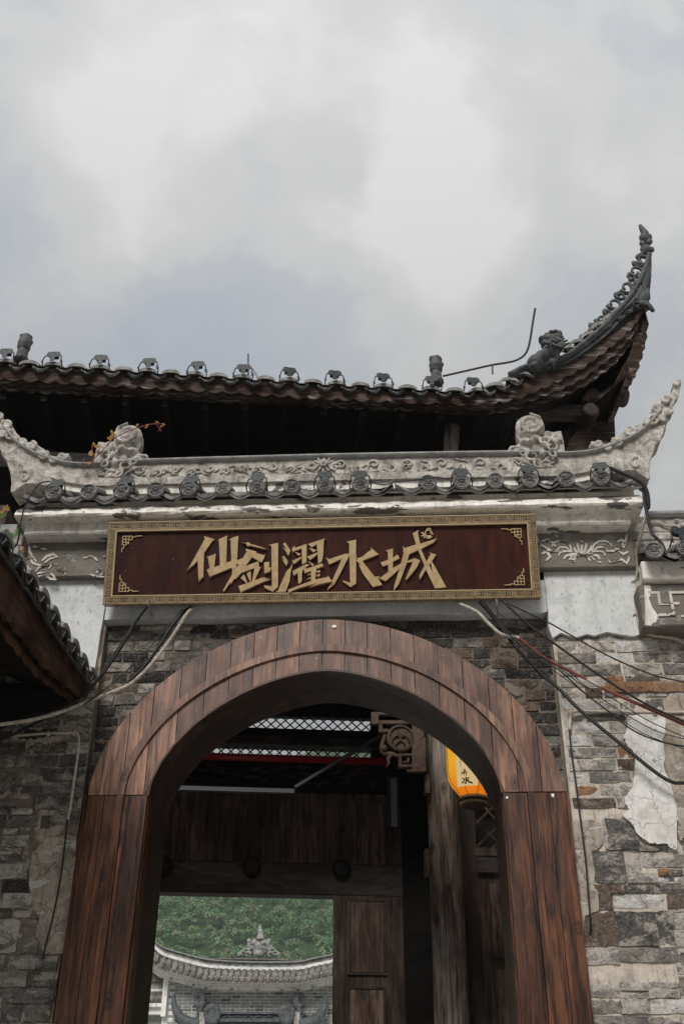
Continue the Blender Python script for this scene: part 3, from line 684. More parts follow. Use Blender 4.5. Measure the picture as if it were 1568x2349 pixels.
# left wall stones and bricks
random.seed(33)
stones(wl, C5, [(-120, 1432, 180, 1500, 'brickd'), (-60, 1510, 95, 1582, 'brickd'), (105, 1517, 340, 1582, 'brickm'), (-80, 1592, 68, 1722, 'brickd'), (72, 1588, 403, 1712, 'brickd'), (412, 1590, 528, 1730, 'brickb'), (537, 1542, 820, 1682, 'brickd'), (350, 1385, 820, 1525, 'brickd'),
    (30, 1732, 180, 1790, 'brickm'), (35, 1792, 300, 1852, 'brickm'), (25, 1855, 280, 1925, 'brickm'), (-60, 1932, 230, 2000, 'brickm'), (-80, 2010, 215, 2090, 'brickd'), (-80, 2100, 240, 2210, 'brickm')], .012)
CL = cv(0, 3400, 1.147)
stones(wl, CL, [(-80, 0, 100, 48, 'brickd'), (-80, 58, 132, 130, 'brickm'), (5, 135, 130, 190, 'blackbrick'), (8, 198, 152, 264, 'brickm'), (-60, 272, 52, 306, 'brickd'), (55, 276, 142, 306, 'brickm'), (-70, 318, 92, 472, 'brickm'), (97, 320, 188, 470, 'brickd'),
    (-60, 482, 26, 543, 'brickd'), (37, 485, 268, 545, 'brickd'), (-60, 557, 127, 626, 'brickd'), (131, 560, 268, 630, 'brickd'), (8, 634, 252, 700, 'brickd'), (-60, 632, 3, 700, 'brickd'), (-50, 708, 102, 786, 'brickd'), (108, 710, 234, 788, 'brickd'), (-40, 796, 150, 860, 'brickd'), (155, 796, 250, 860, 'brickm')], .012)
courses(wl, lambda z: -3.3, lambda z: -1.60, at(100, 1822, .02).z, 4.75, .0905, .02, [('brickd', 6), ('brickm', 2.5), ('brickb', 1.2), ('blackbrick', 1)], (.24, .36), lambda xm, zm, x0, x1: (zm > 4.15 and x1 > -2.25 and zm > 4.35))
xq = at(-10, 2000, .02).x
courses(wl, lambda z: -3.3, lambda z: xq-.22, 1.2, at(100, 1822, .02).z, .09, .02, [('brickd', 5), ('brickm', 3)], (.24, .36))
tl = [at(*CL(x, y), 0) for x, y in ((150, 8), (210, -60), (300, -70), (350, -60), (345, 40), (332, 300), (300, 470), (205, 475), (165, 400), (180, 310), (150, 250), (130, 150), (142, 60))]
patch('render_patch', 'tanplaster', rough_poly(tl, .006, 3), .012, .05, wl)

# ================================================================== GATE ROOF
def face_disc(m, c, r, tilt=0.0):
    # lion-mask tile end, facing -Y; local metres
    c = Vector(c)
    m.lathe([(r*.2, .0), (r, .0), (r*1.0, -.018), (r*.93, -.026), (r*.84, -.024), (r*.80, -.012), (r*.1, -.012)], c, (0, 1, 0), 20)
    def e(x, z, rx, rz, ry=.008): m.ell(c+Vector((x*r, -.014, z*r)), (rx*r, ry, rz*r), 8, 5)
    e(-.28, .22, .16, .13, .012); e(.28, .22, .16, .13, .012); e(0, -.02, .2, .17, .018); e(0, .30, .09, .22, .012)
    for sx in (-1, 1):
        m.tube([c+Vector((sx*r*a, -.016, r*b)) for a, b in ((.12, .42), (.3, .50), (.5, .40), (.62, .2))], r*.07, 5)
        m.tube([c+Vector((sx*r*a, -.016, r*b)) for a, b in ((.2, -.1), (.42, -.02), (.58, -.2), (.5, -.4))], r*.07, 5)
        e(sx*.55, .52, .12, .12)
    m.tube([c+Vector((r*a, -.016, r*b)) for a, b in ((-.42, -.28), (-.2, -.42), (0, -.45), (.2, -.42), (.42, -.28))], r*.07, 5)
    m.tube([c+Vector((r*a, -.016, r*b)) for a, b in ((-.3, -.55), (0, -.62), (.3, -.55))], r*.06, 5)
def round_tile_mesh(mat, L=.42, slope=.5, r=.063, det=True):
    m = MB()
    if det: face_disc(m, (0, 0, 0), r)
    else: m.lathe([(r, .0), (r*1.0, -.018), (r*.85, -.026), (r*.80, -.014), (r*.1, -.014)], (0, 0, 0), (0, 1, 0), 14)
    n = 10; rows = []
    for yy in (0.0, L*.5, L*.5+.002, L):
        q = r*(.93 if yy < L*.4 or yy > L*.5+.001 else .87); q = r*.93 if yy != L*.5+.002 else r*.86
        rows.append([(math.cos(math.pi*k/n)*q, yy, math.sin(math.pi*k/n)*q+yy*slope) for k in range(n+1)])
    m.sheet(rows); rows2 = [[(math.cos(math.pi*k/n)*r*.75, yy, math.sin(math.pi*k/n)*r*.75+yy*slope) for k in range(n+1)] for yy in (0, L)]
    m.sheet(rows2)
    return m.mesh('round_tile', mat)
def cap_tile_mesh(mat, L=.55):
    m = MB(); n = 12; w = .098; h = .066; th = .036
    rows = []
    for yy in (0., L):
        rows.append([(math.cos(math.pi*k/n)*w, yy, math.sin(math.pi*k/n)*h+yy*.5) for k in range(n+1)])
    m.sheet(rows)
    o_ = [(math.cos(math.pi*k/n)*w, 0, math.sin(math.pi*k/n)*h) for k in range(n+1)]; i_ = [(math.cos(math.pi*k/n)*(w-.01), 0, math.sin(math.pi*k/n)*(h-th)-.004) for k in range(n+1)]
    m.sheet([o_, i_]); m.sheet([i_, [(p[0], L*.5, p[2]+L*.25) for p in i_]])
    return m.mesh('round_tile', mat)
def drip_mesh(mat, w=.115, L=.4, slope=.5):
    m = MB(); n = 12; top = []; bot = []
    for i in range(n+1):
        t = -1+2*i/n; x = t*w; zt = .045*t*t-.012; top.append((x, 0, zt+.006)); bot.append((x*.97, -.012, zt-.035-.030*(1-abs(t))**.8))
    m.add(top+bot[::-1], [tuple(range(2*n+2))]); m.prism([(p[0], p[1], p[2]) for p in top]+[(p[0], p[1], p[2]) for p in bot[::-1]], (0, .012, 0))
    m.tube([(t*w*.8, -.016, .045*t*t-.012-.022-.022*(1-abs(t))) for t in (-1, -.7, -.4, -.15, 0, .15, .4, .7, 1)], .005, 5)
    m.ell((0, -.014, -.042), (.02, .006, .013), 8, 4)
    rows = [[(t*w, yy, .045*t*t-.012+yy*slope) for t in (-1, -.6, -.2, .2, .6, 1)] for yy in (0, L)]
    m.sheet(rows)
    return m.mesh('drip_tile', mat)
ME = {}
ME['round'] = round_tile_mesh('tile'); ME['drip'] = drip_mesh('tile'); ME['round2'] = cap_tile_mesh('tilecap'); ME['drip2'] = drip_mesh('tilel', .085, .5); ME['round3'] = cap_tile_mesh('tilecap', .10); ME['drip3'] = drip_mesh('tilel', .085, .08)
def place(me, name, parent, loc, rz=0., tilt=0., sc=1., ry=0.):
    o = bpy.data.objects.new(name, me); COL.objects.link(o); o.parent = parent; o.location = Vector(loc)-Vector(parent['loc']); o.rotation_euler = (tilt, ry, rz); o.scale = (sc, sc, sc); o['loc'] = parent['loc']; return o
groof = thing('gate_roof', 'small tiled gate roof with carved ridge and up-curved horn ends above the signboard', 'tiled roof', (0, 0, 5.75))
DX = [124, 205, 280, 358, 434, 512, 590, 669, 745, 826, 981, 1058, 1135, 1214, 1297, 1377]
def ey(px): return 1132+(px-124)*(1098-1132)/(1377-124)
YE = -.34
for i, x in enumerate(DX):
    p = at(x, ey(x), YE); place(ME['round'], 'round_tile', groof, p, random.uniform(-.06, .06), random.uniform(-.05, .05), random.uniform(.97, 1.04))
DD = [88]+[(a+b)/2 for a, b in zip(DX[:10], DX[1:10])]+[865, 942]+[(a+b)/2 for a, b in zip(DX[10:], DX[11:])]+[1422]
for x in DD:
    p = at(x, ey(x)+8, YE+.015); place(ME['drip'], 'drip_tile', groof, p, random.uniform(-.05, .05), random.uniform(-.08, .08), random.uniform(.94, 1.04))
zt0 = at(784, ey(784)+6, YE).z
m = MB(); m.sheet([[(XUl-.02, YE+.03, zt0-.02), (XUr+.02, YE+.03, zt0-.02)], [(XUl-.02, .0, zt0+.14), (XUr+.02, .0, zt0+.14)], [(XUl, .4, zt0-.06), (XUr, .4, zt0-.06)]]); m.build('lime_bed', 'cornice', groof)
# ridge: boundaries traced at the plane Y=-.1
CG = cv(1950, 1450, 2.0)
YR = -.10
def RP(x, y): return at(*CG(x, y), YR)
def D(x, y): return at(x, y, YR)
x0 = -.012
topA = [D(784, 1043), D(1164, 1036.5), RP(560, 725), RP(720, 722), RP(850, 702), RP(1000, 655), RP(1150, 585), RP(1260, 500), RP(1340, 400)]
botA = [D(784, 1054), D(1164, 1048), RP(560, 758), RP(720, 752), RP(850, 735), RP(1000, 690), RP(1160, 620), RP(1280, 535), RP(1375, 430)]
botB = [D(784, 1093), D(1164, 1086), RP(560, 872), RP(720, 862), RP(850, 838), RP(1010, 782), RP(1180, 702), RP(1320, 610), RP(1405, 520)]
botC = [D(784, 1109), D(1164, 1101), RP(560, 935), RP(720, 915), RP(850, 885), RP(1020, 825), RP(1190, 742), RP(1330, 655), RP(1385, 605)]
botD = [D(784, 1126), D(1164, 1118), RP(560, 985), RP(720, 965), RP(850, 940), RP(960, 925), RP(1100, 900), RP(1200, 860), RP(1240, 800)]
for _P in (topA, botA, botB, botC, botD):
    _q = _P[0]; _P[0] = Vector((x0, _q.y, _q.z))
def mir(P): return [Vector((2*x0-p.x, p.y, p.z)) for p in P]
def smooth_pts(P, k=3):
    Q = []
    for i in range(len(P)-1):
        p0 = P[max(i-1, 0)]; p1 = P[i]; p2 = P[i+1]; p3 = P[min(i+2, len(P)-1)]
        for j in range(k):
            t = j/k; Q.append(.5*((2*p1)+(p2-p0)*t+(2*p0-5*p1+4*p2-p3)*t*t+(3*p1-p0-3*p2+p3)*t**3))
    Q.append(P[-1]); return Q
def layer(name, mat, T, B, yf, yb, parent, rnd=0.):
    T = smooth_pts(T); B = smooth_pts(B); m = MB(); rows = []
    for t, b in zip(T, B):
        if rnd:
            c = (t+b)/2; hgt = (t-b).length/2; d = (t-b).normalized(); rows.append([(c.x+d.x*hgt*math.cos(a), (yf+yb)/2-math.sin(a)*(yb-yf)/2, c.z+d.z*hgt*math.cos(a)) for a in [2*math.pi*k/10 for k in range(11)]])
        else: rows.append([(t.x, yf, t.z), (b.x, yf, b.z), (b.x, yb, b.z), (t.x, yb, t.z), (t.x, yf, t.z)])
    m.sheet(rows); m.add(rows[-1][:-1], [tuple(range(len(rows[-1])-1))]); return m.build(name, mat, parent, smooth=bool(rnd))
for fn, sfx in ((lambda P: P, 0), (mir, 1)):
    A, B_, C_, D_, E_ = fn(topA), fn(botA), fn(botB), fn(botC), fn(botD)
    layer('ridge_rail', 'ridgeg', A, B_, -.15, .03, groof, 1.)
    layer('carved_band', 'ridge', B_, C_, -.105, 0.0, groof)
    layer('ridge_moulding', 'ridge', C_, D_, -.15, .04, groof)
    layer('ridge_base', 'cornice', D_, E_, -.12, .02, groof)
# flared end blocks under the horns
endp = [RP(1000, 835), RP(1190, 742), RP(1330, 655), RP(1378, 610), RP(1368, 660), RP(1325, 705), RP(1292, 800), RP(1275, 890), RP(1282, 965), RP(1262, 972), RP(1165, 905), RP(1100, 905), RP(980, 930), RP(850, 940)]
for fn in (lambda P: P, mir):
    Q = fn(endp); m = MB(); m.prism([(p.x, -.17, p.z) for p in Q], (0, .2, 0))
    c = fn([RP(1165, 850)])[0]; sg = 1 if c.x > 0 else -1
    m.tube([(c.x+sg*(.045-.004*i)*math.cos(i*.75+1), -.175, c.z+(.06-.005*i)*math.sin(i*.75+1)) for i in range(9)], .012, 6)
    m.build('end_block', 'ridge', groof, bevel=.008)
def spiral(m, c, r, ang, sg=1, y=-.12, th=.014, turns=1.4, tail=None):
    P = []
    n = 14
    for i in range(n+1):
        t = i/n; rr_ = r*(1-.85*t); a = ang+sg*turns*2*math.pi*t; P.append(Vector((c.x+rr_*math.cos(a), y-.01*t, c.z+rr_*math.sin(a))))
    if tail:
        T = [Vector(q) for q in tail]; P = smooth_pts(T+[P[0]], 4)[:-1]+P
    n = len(P); m.tube(P, [th*(.35+.65*math.sin(math.pi*min(1, .15+.85*i/n*1.1))) for i in range(n)], 6)
# carved scrolls along the band
random.seed(12)
def carve_band(T, B, n, i0=0, sgn=1):
    T = smooth_pts(T); B = smooth_pts(B); m = MB(); L = []
    for t, b in zip(T, B): L.append((t+b)/2)
    seg = [0]
    for a, b in zip(L, L[1:]): seg.append(seg[-1]+(b-a).length)
    def pos(s, f):
        for i in range(len(seg)-1):
            if s <= seg[i+1]:
                k = (s-seg[i])/(seg[i+1]-seg[i]); return B[i].lerp(B[i+1], k).lerp(T[i].lerp(T[i+1], k), f)
        return B[-1].lerp(T[-1], f)
    tot = seg[-1]*n; s = .03; up = 1
    hgt = (T[0]-B[0]).length
    while s < tot:
        w = random.uniform(.11, .16)
        c = pos(s+w*.6, .5+.12*up); t0 = pos(s-.03, .5-.3*up); t1 = pos(s+.03, .5-.25*up)
        spiral(m, c, hgt*.27, math.pi*(.9 if up > 0 else 1.1), -up*sgn if sgn > 0 else up, -.112, .011, 1.1, [t0, t1])
        for q in range(3):
            a = pos(s+random.uniform(0, w), random.uniform(.2, .8)); b = a+Vector((random.uniform(.03, .07)*random.choice((-1, 1)), 0, random.uniform(-.03, .03)))
            mid = (a+b)/2+Vector((0, 0, random.uniform(-.012, .012)))
            P = [Vector((p.x, -.112, p.z)) for p in (a, mid, b)]; m.tube(P, [.003, .011, .003], 6)
        s += w; up = -up
    return m
for fn, sg in ((lambda P: P, 1), (mir, -1)):
    m = carve_band(fn(botA), fn(botB), .62, sgn=sg); m.build('carved_scrolls', 'ridge', groof, smooth=True)
# central peony
m = MB(); c = D(742, 1070)
for k in range(14):
    a = k*2*math.pi/14+.2; rr_ = .06 if k % 2 else .085; m.ell(c+Vector((math.cos(a)*rr_, -.02, math.sin(a)*rr_*.6)), (.035, .010, .011), 8, 5, Matrix.Rotation(-a, 3, 'Y'))
for k in range(6):
    a = k*math.pi/3; m.ell(c+Vector((math.cos(a)*.018, -.035, math.sin(a)*.018+.01)), (.018, .014, .02), 8, 5)
m.ell(c+Vector((0, -.045, .012)), (.018, .014, .02)); m.build('carved_peony', 'ridge', groof, smooth=True)
# horn crests (openwork scrolls climbing to the tip)
crest = [(800, 680), (815, 655), (850, 635), (890, 632), (925, 655), (990, 640), (1010, 605), (1070, 565), (1100, 545), (1150, 522), (1175, 535), (1230, 490), (1275, 440), (1300, 395), (1340, 352), (1380, 350), (1385, 310), (1420, 275), (1455, 262), (1480, 215), (1468, 205), (1480, 165), (1510, 140), (1535, 140), (1547, 165), (1530, 230), (1520, 285), (1490, 320), (1475, 370), (1450, 385), (1468, 400), (1470, 425), (1445, 450), (1425, 500), (1420, 550), (1395, 590), (1370, 605), (1375, 500), (1360, 440), (1300, 540), (1180, 620), (1000, 690), (900, 720), (850, 710)]
for fn in (lambda P: P, mir):
    sg = 1 if fn is not mir else -1
    Q = fn([RP(x, y) for x, y in crest]); m = MB(); m.prism([(p.x, -.11, p.z) for p in Q], (0, .07, 0))
    for (x, y, r_, a) in ((870, 665, .045, 2.5), (1035, 650, .05, 2.), (1140, 570, .05, 1.5), (1215, 540, .04, 1), (1320, 480, .06, .6), (1350, 390, .05, .5), (1420, 320, .045, .3), (1500, 190, .03, 0), (1440, 420, .035, 0), (950, 690, .035, 2.5), (1270, 500, .03, 1), (1395, 470, .04, .5)):
        c = fn([RP(x, y)])[0]; spiral(m, c, r_, a if sg > 0 else math.pi-a, sg, -.125, .016, 1.2)
    m.build('horn_crest', 'ridge', groof, remesh=.009)
    # raised fillets following the sweep
    for k_, (x, y) in enumerate(()): pass
# dragon-fish finials
def finial(fn, parent):
    sg = 1 if fn is not mir else -1
    m = MB(); P = lambda x, y: fn([RP(x, y)])[0]
    body = [(150, 715), (175, 665), (262, 650), (228, 590), (225, 500), (270, 455), (350, 450), (425, 478), (438, 545), (525, 556), (585, 540), (605, 620), (622, 735), (565, 790), (548, 860), (430, 872), (365, 860), (330, 790), (240, 745)]
    m.prism([(p.x, -.10, p.z) for p in [P(x, y) for x, y in body]], (0, .09, 0))
    c = P(335, 525); m.ell((c.x, -.10, c.z), (.115, .06, .115), 16, 10)
    spiral(m, c, .105, math.pi/2, -sg, -.155, .017, 1.9)
    for k in range(6):
        a0 = P(255+k*18, 600-k*4); a1 = P(300+k*22, 560-k*8); a2 = P(380+k*8, 500+k*2)
        m.tube([(a0.x, -.15, a0.z), (a1.x, -.165, a1.z), (a2.x, -.15, a2.z)], [.004, .008, .003], 5)
    for (x, y, rx, rz, ry) in ((300, 640, .07, .035, .06), (380, 620, .06, .04, .07), (330, 655, .03, .022, .09), (450, 680, .06, .05, .07), (500, 640, .05, .06, .05), (520, 730, .05, .04, .06), (430, 740, .05, .05, .07), (220, 690, .06, .02, .05), (260, 715, .09, .014, .05), (540, 780, .03, .02, .06), (470, 800, .06, .02, .05), (410, 560, .04, .03, .05), (555, 600, .03, .07, .04), (370, 820, .05, .05, .04), (480, 840, .07, .03, .04)):
        c = P(x, y); m.ell((c.x, -.09, c.z), (rx*.8, ry, rz*.85), 10, 7)
    for (x, y, r_, a, s_) in ((440, 660, .045, 0, 1), (500, 700, .05, 1, -1), (350, 770, .06, 2, 1), (400, 830, .055, 0, -1), (520, 760, .04, 1.5, 1), (480, 600, .05, .5, -1), (290, 745, .04, 3, 1), (540, 640, .04, 1.2, 1)):
        c = P(x, y); spiral(m, c, r_, a if sg > 0 else math.pi-a, s_*sg, -.145, .012, 1.1)
    for k in range(5):
        a0 = P(500+k*20, 560+k*5); a1 = P(520+k*18, 640); m.tube([(a0.x, -.115, a0.z), (a1.x, -.125, a1.z)], [.006, .009], 5)
    for k in range(4):
        a0 = P(150+k*30, 770+k*10); a1 = P(260+k*20, 790+k*12); a2 = P(360, 800+k*15); m.tube([(a0.x, -.115, a0.z), (a1.x, -.135, a1.z), (a2.x, -.115, a2.z)], [.004, .010, .004], 5)
    return m.build('dragon_finial', 'ridge', parent, remesh=.0085)
finial(lambda P: P, groof); finial(mir, groof)

# ================================================================== SIGNBOARD
TLs = at(243, 1205, -.25); BLs = at(245, 1391, -.13)
_z0, _z1 = 4.905, TLs.z
SO = Vector((0, -.13, _z0)); SZ = (Vector((0, -.25, at(784, 1192, -.25).z))-SO); SH = SZ.length; SZ.normalize(); SX = Vector((1, 0, 0)); SN = SZ.cross(SX)*-1   # SN points to the viewer
if SN.y > 0: SN = -SN
def SP(px, py, d=0.0):                                   # photo point -> the signboard's own sloping plane, d metres proud
    r = ray(px, py); o_ = SO+SN*d; t = (o_-CAM).dot(SN)/r.dot(SN); return CAM+r*t
def sl(p): q = p-SO; return q.dot(SX), q.dot(SZ)
corn = [SP(243, 1205), SP(1230, 1180), SP(1236, 1371), SP(245, 1391)]
sa = [sl(p) for p in corn]; sx0 = (sa[0][0]+sa[3][0])/2; sx1 = (sa[1][0]+sa[2][0])/2; sz1 = (sa[0][1]+sa[1][1])/2; sz0 = (sa[2][1]+sa[3][1])/2
def sq(a, b, d): return SO+SX*a+SZ*b+SN*d
sign = thing('signboard', 'dark red lacquered signboard with gold fret border and five large gold characters 仙剑濯水城', 'signboard', SO)
def sbox(m, a0, a1, b0, b1, d0, d1):
    m.prism([sq(a0, b0, d1), sq(a1, b0, d1), sq(a1, b1, d1), sq(a0, b1, d1)], SN*(d0-d1))
m = MB(); sbox(m, sx0+.02, sx1-.02, sz0+.02, sz1-.02, -.035, .0); m.build('panel', 'lacquer', sign)
FW = .060
m = MB()
sbox(m, sx0, sx1, sz1-FW, sz1, -.045, .022); sbox(m, sx0, sx1, sz0, sz0+FW, -.045, .022); sbox(m, sx0, sx0+FW, sz0+FW, sz1-FW, -.045, .022); sbox(m, sx1-FW, sx1, sz0+FW, sz1-FW, -.045, .022)
m.build('frame', 'gold', sign, bevel=.003)
m = MB(); e_ = .006
for (a0, a1, b0, b1) in ((sx0+FW, sx1-FW, sz1-FW-e_, sz1-FW), (sx0+FW, sx1-FW, sz0+FW, sz0+FW+e_), (sx0+FW, sx0+FW+e_, sz0+FW+e_, sz1-FW-e_), (sx1-FW-e_, sx1-FW, sz0+FW+e_, sz1-FW-e_),
                         (sx0, sx1, sz1+.0005, sz1+.006)):
    sbox(m, a0, a1, b0, b1, 0.001, .026)
m.build('inner_bead', 'goldl', sign)
# greek-key grooves
def key(m, org, ax, bx, s):
    path = [(0, 0), (0, 1), (1, 1), (1, .28), (.42, .28), (.42, .66), (.70, .66)]
    w = s*.055
    for (a, b), (c, d) in zip(path, path[1:]):
        a0, a1 = sorted((a, c)); b0, b1 = sorted((b, d)); P = []
        for (q, r_) in ((a0*s-w, b0*s-w), (a1*s+w, b0*s-w), (a1*s+w, b1*s+w), (a0*s-w, b1*s+w)):
            aa = org[0]+ax[0]*q+bx[0]*r_; bb = org[1]+ax[1]*q+bx[1]*r_; P.append(sq(aa, bb, .0215))
        m.prism(P, SN*.0015)
m = MB(); ks = .034; n = int((sx1-sx0-2*.02)/.086); step = (sx1-sx0-.04)/n
for i in range(n):
    a = sx0+.02+i*step
    for zb in (sz1-FW+.014, sz0+.012):
        key(m, (a+.004, zb), (1, 0), (0, 1), ks); key(m, (a+step-.012, zb), (-1, 0), (0, 1), ks)
n = int((sz1-sz0-2*FW)/.086); step = (sz1-sz0-2*FW)/n
for i in range(n):
    b = sz0+FW+i*step
    for xb in (sx0+.013, sx1-FW+.013):
        key(m, (xb, b+.006), (0, 1), (1, 0), ks); key(m, (xb, b+step-.008), (0, -1), (1, 0), ks)
m.build('fret_border', 'groove', sign, kind='stuff')
# corner lattices
def corner(a, b, sx_, sz_):
    m = MB(); s = .023; w = .0028
    lines = [((0, 0), (2, 0)), ((0, 0), (0, 2)), ((2, 0), (2, 2)), ((0, 2), (2, 2)), ((1, 0), (1, 2)), ((0, 1), (2, 1)), ((2, 1.2), (3, 1.2)), ((3, 1.2), (3, .3)), ((3, .3), (4.2, .3)), ((4.2, .3), (4.2, .0)), ((4.2, .0), (6, 0)), ((2, 0), (3, 0)), ((3, 0), (3, .3)),
             ((1.2, 2), (1.2, 3)), ((1.2, 3), (.5, 3)), ((.5, 3), (.5, 4)), ((.5, 4), (0, 4)), ((0, 4), (0, 5.2)), ((0, 2), (0, 2.8)), ((0, 2.8), (.5, 2.8)), ((2, 2), (2, 2.5)), ((2, 2.5), (1.2, 2.5))]
    for (x, y), (u, v) in lines:
        x, u = sorted((x, u)); y, v = sorted((y, v)); A = sorted((a+sx_*(x*s-w), a+sx_*(u*s+w))); B = sorted((b+sz_*(y*s-w), b+sz_*(v*s+w)))
        sbox(m, A[0], A[1], B[0], B[1], .0005, .010+random.uniform(0, .002))
    m.build('corner_fret', 'gilt', sign)
for (a, sx_) in ((sx0+FW+.05, 1), (sx1-FW-.05, -1)):
    for (b, sz_) in ((sz0+FW+.04, 1), (sz1-FW-.04, -1)): corner(a, b, sx_, sz_)
# the characters, stroke by stroke, in raised gold
G1 = cv(720, 2100, 5.2267); G2 = cv(920, 2100, 5.2267); G3 = cv(1100, 2100, 5.2267); G4 = cv(1280, 2100, 5.2267); G5 = cv(1500, 2080, 5.2267)
CH = [
 (G1, [[(500,228),(725,296),(660,350),(512,570),(502,600),(485,1110),(470,1085),(450,1125),(440,1100),(432,1160),(415,1125),(405,1195),(395,1150),(388,1190),(368,745),(290,830),(215,885),(135,970),(190,880),(518,290)],
  [(797,305),(985,215),(965,785),(1072,750),(1055,310),(1010,312),(1110,255),(1220,222),(1190,760),(1170,900),(1085,930),(1080,890),(630,1075),(628,1112),(558,930),(620,908),(580,675),(550,672),(748,598),(715,880),(835,840),(815,350)]]),
 (G2, [[(315,508),(345,495),(550,552),(545,582),(715,632),(742,588),(715,680),(658,787),(455,672),(322,858),(235,1000),(112,1132),(85,1122),(12,1240),(5,1195),(-120,1380),(-155,1380),(-35,1160),(40,1035),(45,930),(125,890),(185,820),(135,815),(140,740),(265,690),(345,555)],
  [(325,858),(595,755),(605,880),(655,878),(625,910),(515,1155),(455,1185),(510,900),(240,1000),(200,930)],
  [(218,1105),(290,1025),(365,1215),(340,1215)], [(342,1015),(435,955),(435,1175),(415,1180)],
  [(172,1278),(680,1095),(760,1100),(720,1118),(820,1105),(740,1135),(855,1132),(640,1210),(240,1395),(232,1435)],
  [(228,350),(350,380),(350,355),(420,370),(405,388),(600,440),(770,500),(700,497),(400,425),(390,445),(342,428),(350,400)],
  [(708,775),(820,768),(818,880),(830,900),(885,845),(835,970),(715,1012)],
  [(805,415),(1005,370),(1000,1290),(890,1395),(720,1310),(705,1262),(875,1278),(860,430)]]),
 (G3, [[(162,395),(208,362),(322,530),(275,648),(162,455),(235,505)], [(145,665),(180,645),(245,720),(268,775),(230,862),(145,712),(190,745)],
  [(0,1395),(60,1370),(215,1010),(250,950),(310,900),(375,785),(330,950),(300,1180),(220,1390),(100,1398)],
  [(348,500),(405,430),(412,480),(658,392),(655,780),(562,820),(555,490),(395,545),(370,570)], [(410,562),(545,600),(488,642)], [(350,752),(550,660),(580,665),(400,812)],
  [(685,395),(1055,272),(1020,310),(1000,650),(970,770),(945,765),(900,820),(885,620),(868,405),(770,455),(788,485)], [(700,475),(865,520),(795,572)], [(665,662),(885,570),(880,612),(725,732)], [(675,745),(810,820),(780,860)],
  [(345,930),(362,965),(645,815),(720,830),(640,880),(565,955),(555,1165),(525,1210),(485,1228),(468,1000),(390,1058)],
  [(600,920),(640,890),(645,915),(980,800),(1015,855),(860,912),(835,1165),(750,1185),(750,960),(615,1005)],
  [(660,1045),(755,1005),(755,1025),(685,1048)], [(665,1125),(755,1085),(755,1108),(685,1130)], [(840,970),(930,940),(948,970),(880,1015),(905,975),(850,985)], [(840,1055),(935,1020),(940,1050),(880,1095),(905,1060),(850,1065)],
  [(262,1355),(750,1165),(830,1140),(1090,1085),(1105,1055),(1190,1175),(840,1255),(715,1292),(885,1205),(480,1320),(320,1390),(305,1425)]]),
 (G4, [[(118,668),(180,712),(520,600),(625,595),(610,640),(400,1050),(290,1250),(235,1285),(140,1365),(240,1180),(300,1045),(385,860),(445,712),(185,828)],
  [(545,350),(750,300),(752,1220),(635,1300),(460,1175),(475,1158),(625,1205),(600,385)],
  [(750,645),(790,700),(880,655),(1065,510),(1050,460),(1225,612),(880,750),(1140,1080),(1245,1070),(1210,1110),(1295,1250),(1095,1295),(890,1020),(795,815),(860,850),(745,740),(775,720)]]),
 (G5, [[(210,640),(370,592),(368,1000),(500,930),(560,880),(570,960),(385,1130),(215,1278),(70,1215),(85,1200),(110,1205),(270,1080),(268,930),(155,972),(97,870),(115,888),(270,828),(255,655)], [(360,790),(465,722),(505,800),(360,875)],
  [(565,540),(615,585),(850,510),(780,280),(905,205),(890,270),(935,495),(1200,410),(1290,380),(1225,465),(1070,545),(955,605),(895,632),(710,712),(655,905),(550,1190),(495,1330),(460,1380),(380,1478),(400,1360),(515,980),(545,870),(595,660),(570,650),(590,620)],
  [(895,630),(955,605),(1070,870),(1130,945),(1195,1100),(1190,1050),(1160,900),(1178,855),(1485,1405),(1245,1428),(1060,1045)],
  [(1110,670),(1272,722),(1120,950),(1055,1040),(930,1250),(918,1160),(1018,975),(1085,840),(1155,705)],
  [(655,862),(820,795),(940,845),(870,985),(740,1150),(650,1250),(635,1220),(785,870),(665,890)]]),
]
labs = ['gold character 仙', 'gold character 剑 with a small sword as its top stroke', 'gold character 濯', 'gold character 水', 'gold character 城']
for (cvf, strokes), lb in zip(CH, labs):
    m = MB()
    for i, st in enumerate(strokes):
        d = .020+.0012*i
        m.prism([SP(*cvf(x, y), d) for x, y in st], SN*(-d+.0006))
    o = m.build('character', 'gilt', sign, bevel=.0035); o['label'] = lb
m = MB()                                                  # little flower emblem above the last character
def sring(m, cx, cy, r, th, a0=0, a1=2*math.pi, n=20):
    P = []
    for i in range(n+1):
        a = lerp(a0, a1, i/n); P.append(SP(*G5(cx+math.cos(a)*r, cy-math.sin(a)*r), .008))
    m.tube(P, th, 5)
sring(m, 1110, 280, 68, .005, -.2, 5.2); sring(m, 1120, 225, 50, .005, .6, 2.9); sring(m, 1100, 360, 26, .004); sring(m, 1135, 350, 24, .004)
for (x0_, y0_, x1_, y1_) in ((960, 262, 1035, 300), (955, 335, 1045, 325), (1005, 380, 1050, 345), (1140, 280, 1180, 260), (1180, 300, 1215, 300), (1150, 350, 1190, 360), (1070, 370, 1075, 390), (985, 300, 1040, 312)):
    a = SP(*G5(x0_, y0_), .008); b = SP(*G5(x1_, y1_), .008); m.tube([a, a.lerp(b, .5), b], [.002, .008, .002], 6)
m.build('flower_emblem', 'goldl', sign)
for hx in (340, 1138):
    m = MB(); p = SP(hx, 1381, .03); m.tube([p+Vector((0, 0, .02)), p+Vector((0, -.012, 0)), p+Vector((0, 0, -.02)), p+Vector((.01, .08, -.05)), p+Vector((.01, .14, -.05))], .006, 6); m.build('hook', 'steel', sign)

